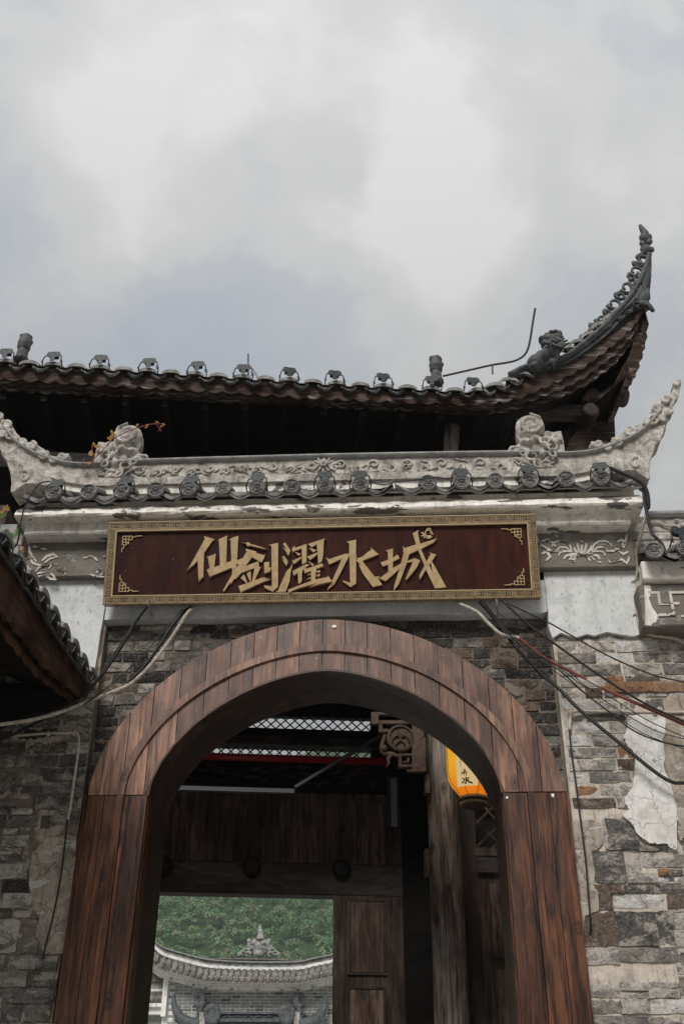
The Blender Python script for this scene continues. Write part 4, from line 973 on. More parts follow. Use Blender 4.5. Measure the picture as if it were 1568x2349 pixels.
# ================================================================== SPOTLIGHTS
def make_lamp():
    t = thing('roof_spotlight', 'x', 'spotlight', (0, 0, 0), 'small spotlights clipped on the roof tiles')
    m = MB(); m.prism([(x, 0, z) for x, z in ((-.055, .055), (-.04, .075), (.04, .075), (.055, .055), (.055, .025), (.04, .012), (.018, .012), (.018, -.035), (-.018, -.035), (-.018, .012), (-.04, .012), (-.055, .025))], (0, .006, 0)); m.build('bracket', 'lamp', t, world=False)
    m = MB(); m.box((-.036, .008, .02), (.036, .045, .058)); m.build('lamp_head', 'lamp', t, world=False, bevel=.006)
    m = MB()
    for x, z in ((0, .066), (-.038, .045), (.038, .045)): m.ell((x, -.003, z), .006 if x == 0 else .0035, 8, 5)
    m.build('bolt', 'steel', t, world=False, kind='stuff')
    for s_ in (-1, 1):
        m = MB(); m.tube(smooth_pts([Vector(p) for p in ((s_*.05, .02, .05), (s_*.064, .01, .03), (s_*.072, .0, -.02), (s_*.078, .02, -.055), (s_*.072, .05, -.065))], 3), .005, 6); m.build('cable', 'cable', t, world=False)
        m = MB()
        for k in range(7):
            a = Vector((s_*.075, .01, -.055)); m.tube([a, a+Vector((random.uniform(-.022, .022), random.uniform(-.02, 0), random.uniform(-.02, .025)))], .0025, 4)
        m.build('tie_wire', 'cable', t, world=False, kind='stuff')
    return t
LX = [(130, 1108), (288, 1103), (438, 1100), (590, 1095), (745, 1090), (826, 1088), (1057, 1083), (1210, 1076), (1375, 1069)]
gl = ['leftmost spotlight on the gate roof, at the left horn', 'spotlight under the left dragon finial on the gate roof', 'spotlight on the fourth tile right of the left horn of the gate roof', 'spotlight on the gate roof above the first gold character', 'spotlight on the gate roof in front of the carved peony', 'spotlight on the gate roof directly right of the carved peony', 'spotlight on the gate roof above the last gold character', 'spotlight under the right dragon finial on the gate roof', 'rightmost spotlight on the gate roof, with the thick cable']
proto = make_lamp(); lamps = []
for i, (x, y) in enumerate(LX):
    p = at(x, y, YE-.02)+Vector((0, 0, -.03))
    if i == 0: proto.location = p; proto['label'] = gl[0]; l_ = proto
    else: l_ = copy_thing(proto, p, gl[i])
    l_.rotation_euler = (R(-12), 0, random.uniform(-.12, .12))

# ================================================================== HALL BEHIND
hall = thing('timber_hall', 'dark timber hall behind the gate with sweeping tiled roof and a soaring upturned corner', 'hall', (0, 0, 0))
V0 = 1.6
T = [(-420, 812), (0, 836), (560, 873), (784, 888), (1050, 903), (1120, 903), (1170, 890), (1209, 872), (1284, 838), (1334, 812), (1409, 762), (1450, 728), (1478, 700)]
B1 = [(-420, 848), (0, 872), (560, 906), (784, 919), (1084, 932), (1150, 926), (1209, 909), (1284, 875), (1334, 848), (1409, 792), (1450, 752), (1478, 715)]
B2 = [(-420, 860), (0, 884), (560, 916), (784, 927), (1090, 943), (1160, 936), (1220, 920), (1284, 896), (1340, 868), (1409, 817), (1455, 765), (1477, 727)]
B3 = [(-420, 870), (0, 895), (560, 925), (784, 934), (1094, 951), (1164, 943), (1225, 930), (1290, 910), (1345, 884), (1409, 838), (1455, 780), (1476, 738)]
XP = list(range(-420, 1477, 12))+[1477]
def vv(px): return V0-.0*max(0, (px-1100)/380)
def tier(name, top, bot, dv, mat, amp):
    m = MB(); rows = []; s = 0; prev = None
    fine = [XP[0]+i*4 for i in range(int((1477-XP[0])/4)+1)]
    for px in fine:
        a = HP(ath(px, pl(top, px), vv(px)+dv)); b = HP(ath(px, pl(bot, px), vv(px)+dv))
        if prev is not None: s += (b-prev).length
        prev = b; w = amp*(1-abs(math.sin(math.pi*s/.165))); b = b+Vector((0, 0, w)); off = YH*.03
        rows.append([a, b, b+off, a+off])
    m.sheet(rows); return m.build(name, mat, hall)
tier('eave_board', T, B1, 0, 'fascia', .035)
tier('eave_board', [(x, y-14) for x, y in B1], B2, .05, 'fascia', .03)
tier('eave_board', [(x, y-12) for x, y in B2], B3, .10, 'fascia', .03)
# tiles on the upper eave
upx = [12+54.3*i for i in range(-3, 21)]
pos = []
for x in upx:
    if x < 1110: pos.append((x, pl(T, x)-3))
pos += [(1138, 888), (1168, 876), (1196, 862), (1236, 842), (1270, 824), (1300, 802), (1325, 788), (1352, 770), (1376, 748), (1400, 730), (1424, 712), (1448, 700), (1466, 690)]
for x, y in pos:
    p = HP(ath(x, y, V0-.07)); fl_ = max(0, (x-1120)/360)
    q_ = place(ME['round2'], 'round_tile', hall, p, TH, R(2)+random.uniform(-.03, .03)-fl_*.2, 1.0+.0*fl_, -fl_*.7)
    if fl_ > .1: q_.data = ME['round3']
for (x, y), (x2, y2) in zip(pos, pos[1:]):
    xm, ym = (x+x2)/2, (y+y2)/2+5; p = HP(ath(xm, ym, V0-.05)); fl_ = max(0, (xm-1120)/360)
    q_ = place(ME['drip2'], 'drip_tile', hall, p, TH, -.1-fl_*.2, .95, -fl_*.7)
    if fl_ > .1: q_.data = ME['drip3']
m = MB(); m.tube([HP(ath(px, pl(T, px)+2, V0+.08)) for px in range(1100, 1484, 10)], .06, 8); m.build('tile_bed', 'tilel', hall)
# roof sheet, hip horn, side eave
eT = [ath(px, pl(T, px), V0) for px in XP]
m = MB(); rows = [[H(p.x, V0-.02, p.z) for p in eT], [H(min(p.x, 2.9), 3.0, lerp(p.z, 8.25, .75 if p.z > 8.25 else 0)+.75) for p in eT], [H(min(p.x, 1.9), 5.0, 10.2) for p in eT]]
m.sheet(rows); m.build('roof_slope', 'tilel', hall)
def vfind(px, py, z):
    lo, hi = 0., 12.
    for _ in range(40):
        mid = (lo+hi)/2
        if ath(px, py, mid).z < z: lo = mid
        else: hi = mid
    return ath(px, py, lo)
side = [ath(1478, 714, 1.6)]+[vfind(px, py, z) for px, py, z in ((1472, 760, 9.25), (1462, 800, 8.95), (1447, 840, 8.70), (1430, 870, 8.52), (1416, 900, 8.42))]
last = side[-1]; d_ = (side[-1]-side[-2]); side.append(Vector((last.x+.0, last.y+4.0, 8.30)))
S_ = smooth_pts(side, 5)
m = MB(); rows = []
s = 0
for i, p in enumerate(S_):
    w = .03*abs(math.sin(i*1.15)); a = H(p.x, p.y, p.z+.10); b = H(p.x+w, p.y, p.z-.14); rows.append([a, b, H(p.x-.03, p.y, p.z-.14), H(p.x-.03, p.y, p.z+.1)])
m.sheet(rows); m.build('eave_board', 'fascia', hall)
# soffit
m = MB()
bt = [ath(px, pl(B3, px)-6, V0+.12) for px in XP]
m.sheet([[H(p.x, p.y, p.z) for p in bt], [H(min(p.x, 2.3), 2.9, 8.15) for p in bt]])
m.sheet([[H(p.x-.04, p.y+.02, p.z-.08) for p in S_], [H(2.3, min(max(p.y, 2.9), 6), 8.15) for p in S_]])
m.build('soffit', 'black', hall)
for k in range(16):
    u = -4+k*.4
    m = MB(xf=HP); m.box((u, 1.75, 7.93+.0*k), (u+.06, 2.9, 8.0)); m.build('rafter', 'black', hall)
# horn (hip ridge) with open scroll crest
CU = cv(2050, 850, 2.2924)
VH = V0-.05
def UP(x, y, dv=0.): return HP(ath(*CU(x, y), VH+dv))
hornL = [(-40, 1480), (130, 1400), (300, 1385), (480, 1310), (660, 1175), (830, 1030), (920, 930), (1000, 850), (1080, 740), (1150, 630), (1200, 520), (1230, 430), (1245, 380)]
hornR = [(-20, 1530), (160, 1470), (330, 1440), (540, 1350), (730, 1220), (880, 1100), (990, 985), (1090, 900), (1190, 860), (1240, 790), (1262, 640), (1270, 480), (1266, 395)]
def hornpoly(L_, R_, dv, th, name, mat):
    A = smooth_pts([UP(x, y, dv) for x, y in L_], 3); B = smooth_pts([UP(x, y, dv) for x, y in R_], 3); m = MB(); off = YH*th
    m.sheet([[a, b, b+off, a+off, a] for a, b in zip(A, B)]); m.add([A[-1], B[-1], B[-1]+off, A[-1]+off], [(0, 1, 2, 3)]); return m.build(name, mat, hall)
hornpoly(hornL, hornR, 0, .16, 'hip_horn', 'horn')
m = MB(); m.tube(smooth_pts([UP(x+6, y+4, -.03) for x, y in hornL], 3), .028, 8); m.tube(smooth_pts([UP(lerp(a[0], b[0], .38), lerp(a[1], b[1], .38), -.02) for a, b in zip(hornL, hornR)], 3), .02, 6); m.build('hip_rail', 'horn', hall, smooth=True)
m = MB()
for (x, y, r_, a) in ((610, 1210, .07, 0), (680, 1130, .12, 1), (755, 1040, .10, .5), (815, 985, .13, 1), (870, 920, .08, 0), (930, 840, .15, 1.2), (985, 765, .10, .4), (1050, 690, .17, 1.4), (1075, 590, .09, 2), (1128, 540, .16, 1.4), (1150, 470, .10, .6), (1190, 430, .15, 1.6), (1205, 380, .10, 1)):
    c = UP(x, y, .05)
    P = []; r_ *= .58
    for i in range(13):
        t = i/12; rr_ = r_*(1-.55*t); aa = a+2.2+t*6.6; P.append(c+XH*(rr_*math.cos(aa))+Vector((0, 0, rr_*math.sin(aa))))
    m.tube(P, [.026*(1-.5*i/12) for i in range(13)], 7)
for (x, y, r_) in ((860, 905, .05), (970, 745, .06), (1068, 565, .05), (1130, 470, .06), (1150, 410, .07), (1265, 340, .07), (1215, 340, .12), (1185, 285, .07), (1240, 265, .09), (1205, 235, .12), (1240, 225, .08), (1205, 190, .09), (1190, 165, .075), (1178, 145, .06), (1168, 125, .045)):
    r_ *= .55; m.ell(UP(x, y, .06), (r_, r_*.8, r_*1.1), 8, 6)
m.build('scroll_crest', 'horn', hall, smooth=True)
m = MB(); random.seed(5)
for k in range(46):                                        # relief leaves on the horn's flank
    t = random.random(); x = lerp(1110, 1250, random.random()); y = 880-(x-1100)*.25-t*230; a = UP(x, y, -.01)
    m.tube([a, a+XH*random.uniform(-.06, .02)+Vector((0, 0, random.uniform(.05, .14))), a+XH*random.uniform(-.08, .05)+Vector((0, 0, random.uniform(.14, .2)))], [.02, .03, .006], 6)
m.tube([UP(1170, 830, -.05), UP(1210, 835, -.12), UP(1250, 860, -.14), UP(1285, 905, -.14)], [.03, .035, .03, .022], 8)
m.build('horn_relief', 'horn', hall, smooth=True)
# post, corner beams, bracket, brace board
m = MB(); a = HP(ath(1038, 948, 2.05)); b = HP(ath(1032, 1050, 2.05)); m.tube([a+Vector((0, 0, .12)), a, a.lerp(b, .5), b], [.085, .085, .082, .075], 14); m.build('hanging_post', 'column', hall, smooth=True)
m = MB(xf=HP); p = ath(1100, 948, 2.0); q = ath(1335, 948, 2.0)
m.box((p.x-1.0, 1.93, ath(1335, 962, 2.0).z), (q.x, 2.07, ath(1335, 937, 2.0).z)); m.build('corner_beam', 'oldbeam', hall, bevel=.01)
m = MB(); p = HP(ath(1356, 936, 1.85)); m.lathe([(.06, 0), (.085, .015), (.095, .06), (.095, .5)], p, YH, 12); m.build('beam_end', 'oldbeam', hall)
m = MB(); random.seed(9)
for k in range(26):
    x = lerp(1345, 1432, k/25); y = 918-10*math.sin(k*.5)-(k*.5); p = HP(ath(x, y, 1.95)); m.ell(p, (random.uniform(.05, .10), .09, random.uniform(.05, .11)), 8, 6)
m.build('corner_bracket', 'oldwood', hall, remesh=.02)
m = MB(); poly = [(1296, 1045), (1304, 1010), (1330, 978), (1360, 958), (1385, 948), (1402, 944), (1408, 955), (1410, 1000), (1405, 1020), (1380, 1035), (1380, 1070), (1296, 1080)]
m.prism([HP(ath(x, y, 2.15)) for x, y in poly], YH*.08); m.build('brace_board', 'fascia', hall)
# upper wall, deep in shade
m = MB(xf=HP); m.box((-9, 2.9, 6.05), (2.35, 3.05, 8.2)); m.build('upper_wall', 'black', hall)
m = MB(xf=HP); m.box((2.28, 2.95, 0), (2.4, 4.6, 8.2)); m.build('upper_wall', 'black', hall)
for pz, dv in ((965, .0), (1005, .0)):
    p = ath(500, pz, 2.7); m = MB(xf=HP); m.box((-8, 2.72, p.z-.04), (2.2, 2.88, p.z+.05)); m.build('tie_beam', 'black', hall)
p = ath(60, 1058, 1.2)
m = MB(xf=HP); m.box((-8, 1.15, p.z-.1), (-1.7, 1.3, p.z+.08)); m.build('tie_beam', 'black', hall)
# ----- lower room
VB = 4.5
def zb(py, px=577, v=VB): return ath(px, py, v).z
Z_lin0 = zb(2050); Z_lin1 = zb(1976); Z_bd1 = zb(1812); Z_fr0 = zb(1800); Z_fr1 = zb(1735, 680)
room = thing('entrance_hall_back_wall', 'sooty plank back wall inside the gateway with studded lintel and lattice clerestory', 'timber wall', H(0, VB, 0))
UL, UR = -2.6, 2.2; DR = ath(760, 2100, VB).x
m = MB(xf=HP); m.box((UL, VB, Z_lin0), (ath(925, 2020, VB).x, VB+.22, Z_lin1)); m.build('lintel_beam', 'oldbeam', room, bevel=.01)
for px, py in ((375, 1985), (577, 1988), (783, 1995)):
    m = MB(); p = HP(ath(px, py, VB-.01)); m.lathe([(.095, 0), (.10, .02), (.095, .05), (.07, .075), (.02, .085)], p, -YH, 12); m.build('door_stud', 'black', room, smooth=False)
u = UL
while u < 1.05:
    w = random.uniform(.12, .2); m = MB(xf=HP); m.box((u+.002, VB+.05+random.uniform(-.006, .006), Z_lin1), (u+w-.002, VB+.09, Z_bd1)); m.build('wall_plank', 'boards', room); u += w
m = MB(xf=HP); m.box((UL, VB+.092, Z_lin1), (1.1, VB+.12, Z_bd1)); m.build('board_backing', 'black', room)
for px in (620,):
    p = ath(px, 1900, VB); m = MB(xf=HP); m.box((p.x-.055, VB+.0, Z_lin1), (p.x+.055, VB+.05, Z_bd1)); m.build('stile', 'oldwood', room)
m = MB(xf=HP); m.box((UL, VB-.03, Z_bd1), (1.1, VB+.12, Z_fr0)); m.build('rail', 'black', room)
m = MB(xf=HP); m.box((UL, VB+.03, Z_fr0), (1.1, VB+.1, Z_fr1)); m.build('carved_beam', 'black', room)
m = MB(); random.seed(8)
for k in range(70):
    p = H(random.uniform(-1.5, 1.0), VB+.02, random.uniform(Z_fr0+.03, Z_fr1-.03)); m.tube([p, p+XH*random.uniform(.03, .08)+Vector((0, 0, random.uniform(-.04, .04))), p+XH*random.uniform(.1, .16)], [.008, .022, .005], 6)
m.build('beam_carving', 'oldwood', room, smooth=True)
def band(y0, y1, v, dv, mat, name, px=680, u0=UL, u1=1.1):
    z0_, z1_ = ath(px, y1, v).z, ath(px, y0, v).z; m = MB(xf=HP); m.box((u0, v, z0_), (u1, v+dv, z1_)); m.build(name, mat, room); return z0_, z1_
band(1672, 1690, VB, .1, 'black', 'rail', 680); band(1690, 1709, VB-.15, .1, 'oldbeam', 'purlin', 680)
band(1709, 1716, VB, .1, 'black', 'rail', 680)
m = MB(); zr = ath(680, 1741, 4.25).z; m.tube([H(UL, 4.25, zr), H(ath(885, 1745, 4.25).x, 4.25, zr)], .040, 12); m.build('red_beam', 'red', room, smooth=True)
def lattice(y0, y1, pitch, name, px=680):
    z0_, z1_ = ath(px, y1, VB).z, ath(px, y0, VB).z; hh = z1_-z0_; u1 = ath(850, y0, VB).x; u = -1.6
    while u < u1:
        for sg in (-1, 1):
            a, b = u, u+sg*hh*1.1
            lo, hi = (0, 1)
            if b > u1: hi = (u1-a)/(b-a)
            m = MB(); m.prism([H(a-.009, VB+(.012 if sg > 0 else 0), z0_), H(a+.009, VB+(.012 if sg > 0 else 0), z0_), H(lerp(a, b, hi)+.009, VB+(.012 if sg > 0 else 0), lerp(z0_, z1_, hi)), H(lerp(a, b, hi)-.009, VB+(.012 if sg > 0 else 0), lerp(z0_, z1_, hi))], YH*.012); m.build(name, 'black', room)
        u += pitch
    return z0_, z1_, u1
la = lattice(1643, 1672, .107, 'lattice_bar'); lb_ = lattice(1712, 1737, .107, 'lattice_bar')
m = MB(xf=HP); m.box((la[2], VB-.02, lb_[0]-.2), (UR+.3, VB+.1, 6.1)); m.box((UL, VB, la[1]), (UR, VB+.1, 6.1)); m.box((-9, VB, 0), (-1.9, VB+.1, 6.1)); m.build('clerestory_frame', 'black', room)
m = MB(xf=HP); m.box((ath(925, 2100, VB).x, VB, 0), (UR+.3, VB+.1, Z_bd1+.2)); m.build('side_panelling', 'black', room)
# right door leaf with panels
dl = thing('door_leaf', 'dark panelled door leaf standing right of the bright doorway', 'door', H(DR, VB, 0))
a0, a1 = DR+.02, ath(925, 2200, VB).x
m = MB(xf=HP); m.box((a0, VB+.0, .2), (a1, VB+.05, Z_lin0)); m.build('door_board', 'oldwood', dl)
for y0, y1 in ((2066, 2232), (2268, 2500)):
    pa_ = ath(802, y0, VB-.02); pb_ = ath(882, y1, VB-.02)
    m = MB(xf=HP); m.box((pa_.x, VB-.015, pb_.z), (pb_.x, VB-.002, pa_.z)); m.build('door_panel', 'boards', dl, bevel=.01)
    for (x0_, x1_, z0_, z1_) in ((pa_.x-.02, pb_.x+.02, pa_.z, pa_.z+.02), (pa_.x-.02, pb_.x+.02, pb_.z-.02, pb_.z), (pa_.x-.02, pa_.x, pb_.z, pa_.z), (pb_.x, pb_.x+.02, pb_.z, pa_.z)):
        m = MB(xf=HP); m.box((x0_, VB-.025, z0_), (x1_, VB-.001, z1_)); m.build('panel_moulding', 'oldwood', dl)
# fixture panel
p0 = ath(890, 1782, 4.25); p1 = ath(915, 1897, 4.25)
fx = thing('wall_light_panel', 'narrow upright grey panel light in a black frame beside the column', 'light panel', H(p0.x, 4.25, p1.z))
m = MB(xf=HP); m.box((p0.x-.012, 4.25, p1.z-.01), (p1.x+.012, 4.3, p0.z+.01)); m.build('housing', 'lamp', fx)
m = MB(xf=HP); m.box((p0.x+.022, 4.235, p1.z), (p1.x-.018, 4.249, p0.z-.02)); m.build('diffuser', 'panelgrey', fx)
m = MB(xf=HP); m.box((p0.x-.012, 4.232, p1.z), (p0.x-.004, 4.249, p0.z)); m.box((p1.x+.004, 4.232, p1.z), (p1.x+.012, 4.249, p0.z)); m.build('edge_strip', 'metal', fx)
# tube light and its strut
pz = ath(550, 1813, 3.4)
tb = thing('batten_light', 'long thin metal batten light hanging across the dark hall', 'batten light', H(ath(400, 1813, 3.4).x, 3.4, pz.z))
m = MB(xf=HP); m.box((-1.8, 3.37, pz.z-.018), (ath(675, 1815, 3.4).x, 3.43, pz.z+.022)); m.build('batten', 'metal', tb)
m = MB(); m.tube([HP(ath(676, 1806, 3.4)), HP(ath(872, 1688, 3.4))], .022, 6); m.build('strut', 'metal', tb)
# column
cx = (ath(985, 2000, 2.4).x+ath(1060, 2000, 2.4).x)/2; cr_ = (ath(1060, 2000, 2.4).x-ath(985, 2000, 2.4).x)/2
colm = thing('timber_column', 'round worn grey-brown timber column inside the gateway', 'column', H(cx, 2.4, 0))
m = MB(); m.tube([H(cx+random.uniform(-.006, .006), 2.4, z) for z in [0, 1, 1.6, 2.2, 2.8, 3.4, 4, 4.6, 5.2, 6]], [cr_*1.12, cr_*1.1, cr_*1.07, cr_*1.04, cr_, cr_, cr_*.98, cr_*.96, cr_*.95, cr_*.95], 24); m.build('shaft', 'column', colm, smooth=True)
for y0, y1 in ((1778, 1822), (1948, 2010)):
    p = ath(979, y0, 2.3); q = ath(979, y1, 2.3); m = MB(xf=HP); m.box((p.x-.025, 2.27, q.z), (p.x+.02, 2.36, p.z)); m.build('hinge_block', 'carvewood', colm, bevel=.005)
# carved bracket
BR = cv(1300, 2750, 1.96); VBR = 2.25
def BP(x, y, d=0.): return HP(ath(*BR(x, y), VBR-d))
brk = thing('carved_bracket', 'carved wooden bracket with a round bat medallion and fret pieces beside the column', 'bracket', BP(590, 655))
def bbox_(m, x0_, y0_, x1_, y1_, d0, d1):
    P = [BP(x0_, y1_, d1), BP(x1_, y1_, d1), BP(x1_, y0_, d1), BP(x0_, y0_, d1)]; m.prism(P, YH*(d1-d0))
m = MB()
for r_ in ((360, 190, 760, 215), (360, 190, 420, 285), (420, 255, 700, 285), (420, 285, 450, 350), (450, 322, 500, 350), (680, 255, 775, 660), (575, 515, 600, 615), (600, 515, 740, 535), (575, 600, 740, 625), (700, 540, 730, 655), (640, 640, 780, 660), (605, 575, 660, 590), (640, 548, 660, 590), (760, 390, 790, 655)):
    bbox_(m, *r_, 0, .05+random.uniform(0, .004))
m.build('fret_pieces', 'carvewood', brk, bevel=.004)
m = MB(); c = BP(590, 400, .03); m.lathe([(.095, -.03), (.125, -.03), (.13, .0), (.12, .025), (.105, .03), (.098, .01), (.03, .008)], c, -YH, 28); m.build('medallion', 'carvewood', brk)
m = MB()
for sg in (-1, 1):
    m.tube([BP(590+sg*a, b, .05) for a, b in ((5, 390), (35, 372), (62, 400), (72, 445))], [.014, .012, .010, .005], 6); m.tube([BP(590+sg*a, b, .05) for a, b in ((3, 410), (25, 430), (38, 455))], [.012, .010, .005], 6)
m.ell(BP(588, 395, .05), (.012, .014, .035)); m.build('bat_relief', 'carvewood', brk, smooth=True)
m = MB(); m.tube(smooth_pts([BP(x, y, .03) for x, y in ((470, 370), (450, 430), (440, 490), (465, 520), (520, 520), (575, 545))], 3), [.02]*16, 7)
m.tube([BP(x, y, .03) for x, y in ((520, 525), (490, 560), (500, 590), (478, 625))], [.022, .02, .016, .008], 6); m.ell(BP(460, 480, .04), .035)
m.build('scroll_tail', 'carvewood', brk, smooth=True)
# right side: panelled door with lattice window, set in a side wall
sd = thing('lattice_door', 'dark door with diagonal lattice window and lower wood panels, right of the column', 'door', H(1.5, 2.75, 0))
VD = 2.75
def DB(x, y, v=VD): return ath(x, y, v)
def dbox(name, mat, x0_, y0_, x1_, y1_, d0, d1, par=None, bev=None, px=None):
    a = DB(x0_, y1_); b = DB(x1_, y0_); m = MB(xf=HP); m.box((a.x, VD-d1, a.z), (b.x, VD-d0, b.z)); return m.build(name, mat, par or sd, bevel=bev)
dbox('upright', 'oldwood', 1066, 1830, 1082, 2500, 0, .06)
dbox('mid_rail', 'oldbeam', 1084, 1965, 1300, 2003, .0, .05); dbox('window_rail', 'oldwood', 1084, 1953, 1300, 1966, 0, .062)
dbox('window_rail', 'oldwood', 1084, 1790, 1300, 1800, 0, .062)
dbox('door_board', 'oldwood', 1084, 2003, 1300, 2500, -.03, .0)
dbox('door_panel', 'boards', 1120, 2030, 1230, 2185, .0, .012, bev=.005); dbox('door_panel', 'boards', 1123, 2225, 1240, 2500, .0, .012, bev=.005)
dbox('panel_moulding', 'oldwood', 1110, 2020, 1119, 2500, 0, .03); dbox('panel_moulding', 'oldwood', 1112, 2188, 1240, 2196, 0, .03)
random.seed(4)
for (xa, ya, xb, yb) in ((1085, 1950, 1180, 1858), (1085, 1895, 1150, 1832), (1120, 1953, 1200, 1880), (1100, 1840, 1140, 1885), (1110, 1905, 1145, 1935), (1090, 1830, 1105, 1845), (1150, 1880, 1190, 1930)):
    m = MB(); m.tube([HP(DB(xa, ya, VD-.03)), HP(DB(xb, yb, VD-.03))], .011, 5); m.build('lattice_bar', 'oldwood', sd)
p = DB(1085, 1900)
m = MB(xf=HP); m.box((p.x-.1, VD+.25, 0), (3.4, VD+.32, 6.1)); m.build('back_board', 'black', sd)
# small baluster strip between column and door
m = MB(xf=lambda p_: HP(p_)); q = ath(1036, 1900, 2.9)
for k, y in enumerate((1868, 1895, 1918, 1940)):
    w_ = ath(1036, y, 2.9)
    m.box((w_.x-.05, 2.86, w_.z-.03), (w_.x+.06, 2.95, w_.z+.03))
m.box((q.x-.06, 2.95, 0), (q.x+.2, 3.0, 6)); m.build('baluster_strip', 'oldwood', sd, bevel=.01)
# room shell
shell = MB(xf=HP)
shell.box((UL-.1, .75, 0), (UL, VB, 6.1)); shell.box((3.3, .9, 0), (3.4, VB, 6.1)); shell.box((-9, 1.4, 6.05), (3.4, VB+.1, 6.15))
o = shell.build('room_shell', 'innerwall', hall)
fl_ = MB(xf=HP); fl_.box((UL, .6, 0.002), (3.4, VB, .25)); o = fl_.build('hall_floor', 'floor'); o['kind'] = 'structure'
for dpx, ang in ((660, 0),):
    m = MB(); m.tube([H(-2.4, 2.5, 5.4), H(1.9, 2.5, 5.4)], .09, 10); m.build('tie_beam', 'oldbeam', hall, smooth=True)

# ---- lantern
LA = cv(1480, 2800, 2.751); VL = 1.35
lc = ath(*LA(1130, 1060), VL); lt = lc.z
lan = thing('paper_lantern', 'yellow paper lantern with cream panel and black characters, half hidden by the arch', 'lantern', H(lc.x, VL, lt))
m = MB(); c0 = H(lc.x, VL, lt); rad = .195
prof = [(.09, -.005), (.10, .0), (.135, .045), (.17, .09), (rad-.004, .14), (rad, .20), (rad, .52), (rad-.004, .58), (.17, .63), (.13, .68), (.09, .71)]
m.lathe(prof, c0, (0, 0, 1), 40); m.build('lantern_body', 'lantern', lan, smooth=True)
m = MB()
for k in range(8):
    a = 2*math.pi*(k+.35)/8; m.tube([c0+Vector((math.cos(a)*(r_+.002), math.sin(a)*(r_+.002), h_)) for r_, h_ in prof], .0022, 4)
m.build('rib', 'groove', lan)
m = MB(); m.lathe([(.098, -.006), (.112, -.012), (.112, -.03), (.10, -.038)], c0, (0, 0, 1), 32); m.lathe([(.098, -.045), (.104, -.05), (.104, -.072), (.085, -.088), (.05, -.092)], c0, (0, 0, 1), 32)
m.build('base_cap', 'carvewood', lan)
m = MB()
for k in range(40):
    a = 2*math.pi*k/40; p = c0+Vector((math.cos(a)*.105, math.sin(a)*.105, -.05)); m.tube([p, p+Vector((0, 0, -.02))], .004, 5)
m.lathe([(.113, -.014), (.115, -.02), (.113, -.027)], c0, (0, 0, 1), 32); m.build('cap_teeth', 'goldl', lan)
def on_lantern(px, py, e=.003):                            # wrap a traced point on the lantern's cylinder
    r = ray(px, py); o_ = CAM-c0; R_ = rad+e; A = r.x**2+r.y**2; B = 2*(o_.x*r.x+o_.y*r.y); C = o_.x**2+o_.y**2-R_*R_; d = B*B-4*A*C
    t = (-B-math.sqrt(max(d, 0)))/(2*A); return CAM+r*t
def wrap_strip(m, pts, w, e=.004):
    P = [on_lantern(*LA(x, y), e) for x, y in pts]; m.tube(P, w, 5)
# cream panel: a curved sheet
pL = on_lantern(*LA(950, 800)); a0_ = math.atan2(pL.y-c0.y, pL.x-c0.x); m = MB(); rows = []
zlo = on_lantern(*LA(1000, 950)).z; 
for h_ in (zlo, c0.z+.2, c0.z+.35, c0.z+.52):
    rows.append([c0+Vector((math.cos(a0_+t)*(rad+.002), math.sin(a0_+t)*(rad+.002), h_-c0.z)) for t in [.85*i/10 for i in range(11)]])
m.sheet(rows); m.build('cream_panel', 'lpanel', lan, smooth=True)
m = MB()
for pts, w in (([(1050, 845), (1052, 880), (1048, 920), (1035, 912)], .006), ([(1010, 865), (1035, 868), (1030, 890), (1005, 918)], .005), ([(1085, 850), (1065, 875)], .005), ([(1062, 878), (1090, 905), (1125, 912)], .007),
               ([(1000, 790), (1012, 797)], .004), ([(1000, 815), (1015, 808)], .004), ([(1020, 765), (1035, 768)], .004), ([(1012, 800), (1040, 790), (1062, 792)], .004), ([(1030, 775), (1030, 825)], .004), ([(1050, 790), (1058, 830)], .004), ([(1045, 760), (1040, 790)], .003)):
    wrap_strip(m, pts, w)
m.build('characters', 'groove', lan)
m = MB(); m.tube([c0+Vector((0, 0, .7)), c0+Vector((0, 0, 2.2))], .006, 5); m.build('cord', 'cable', lan)

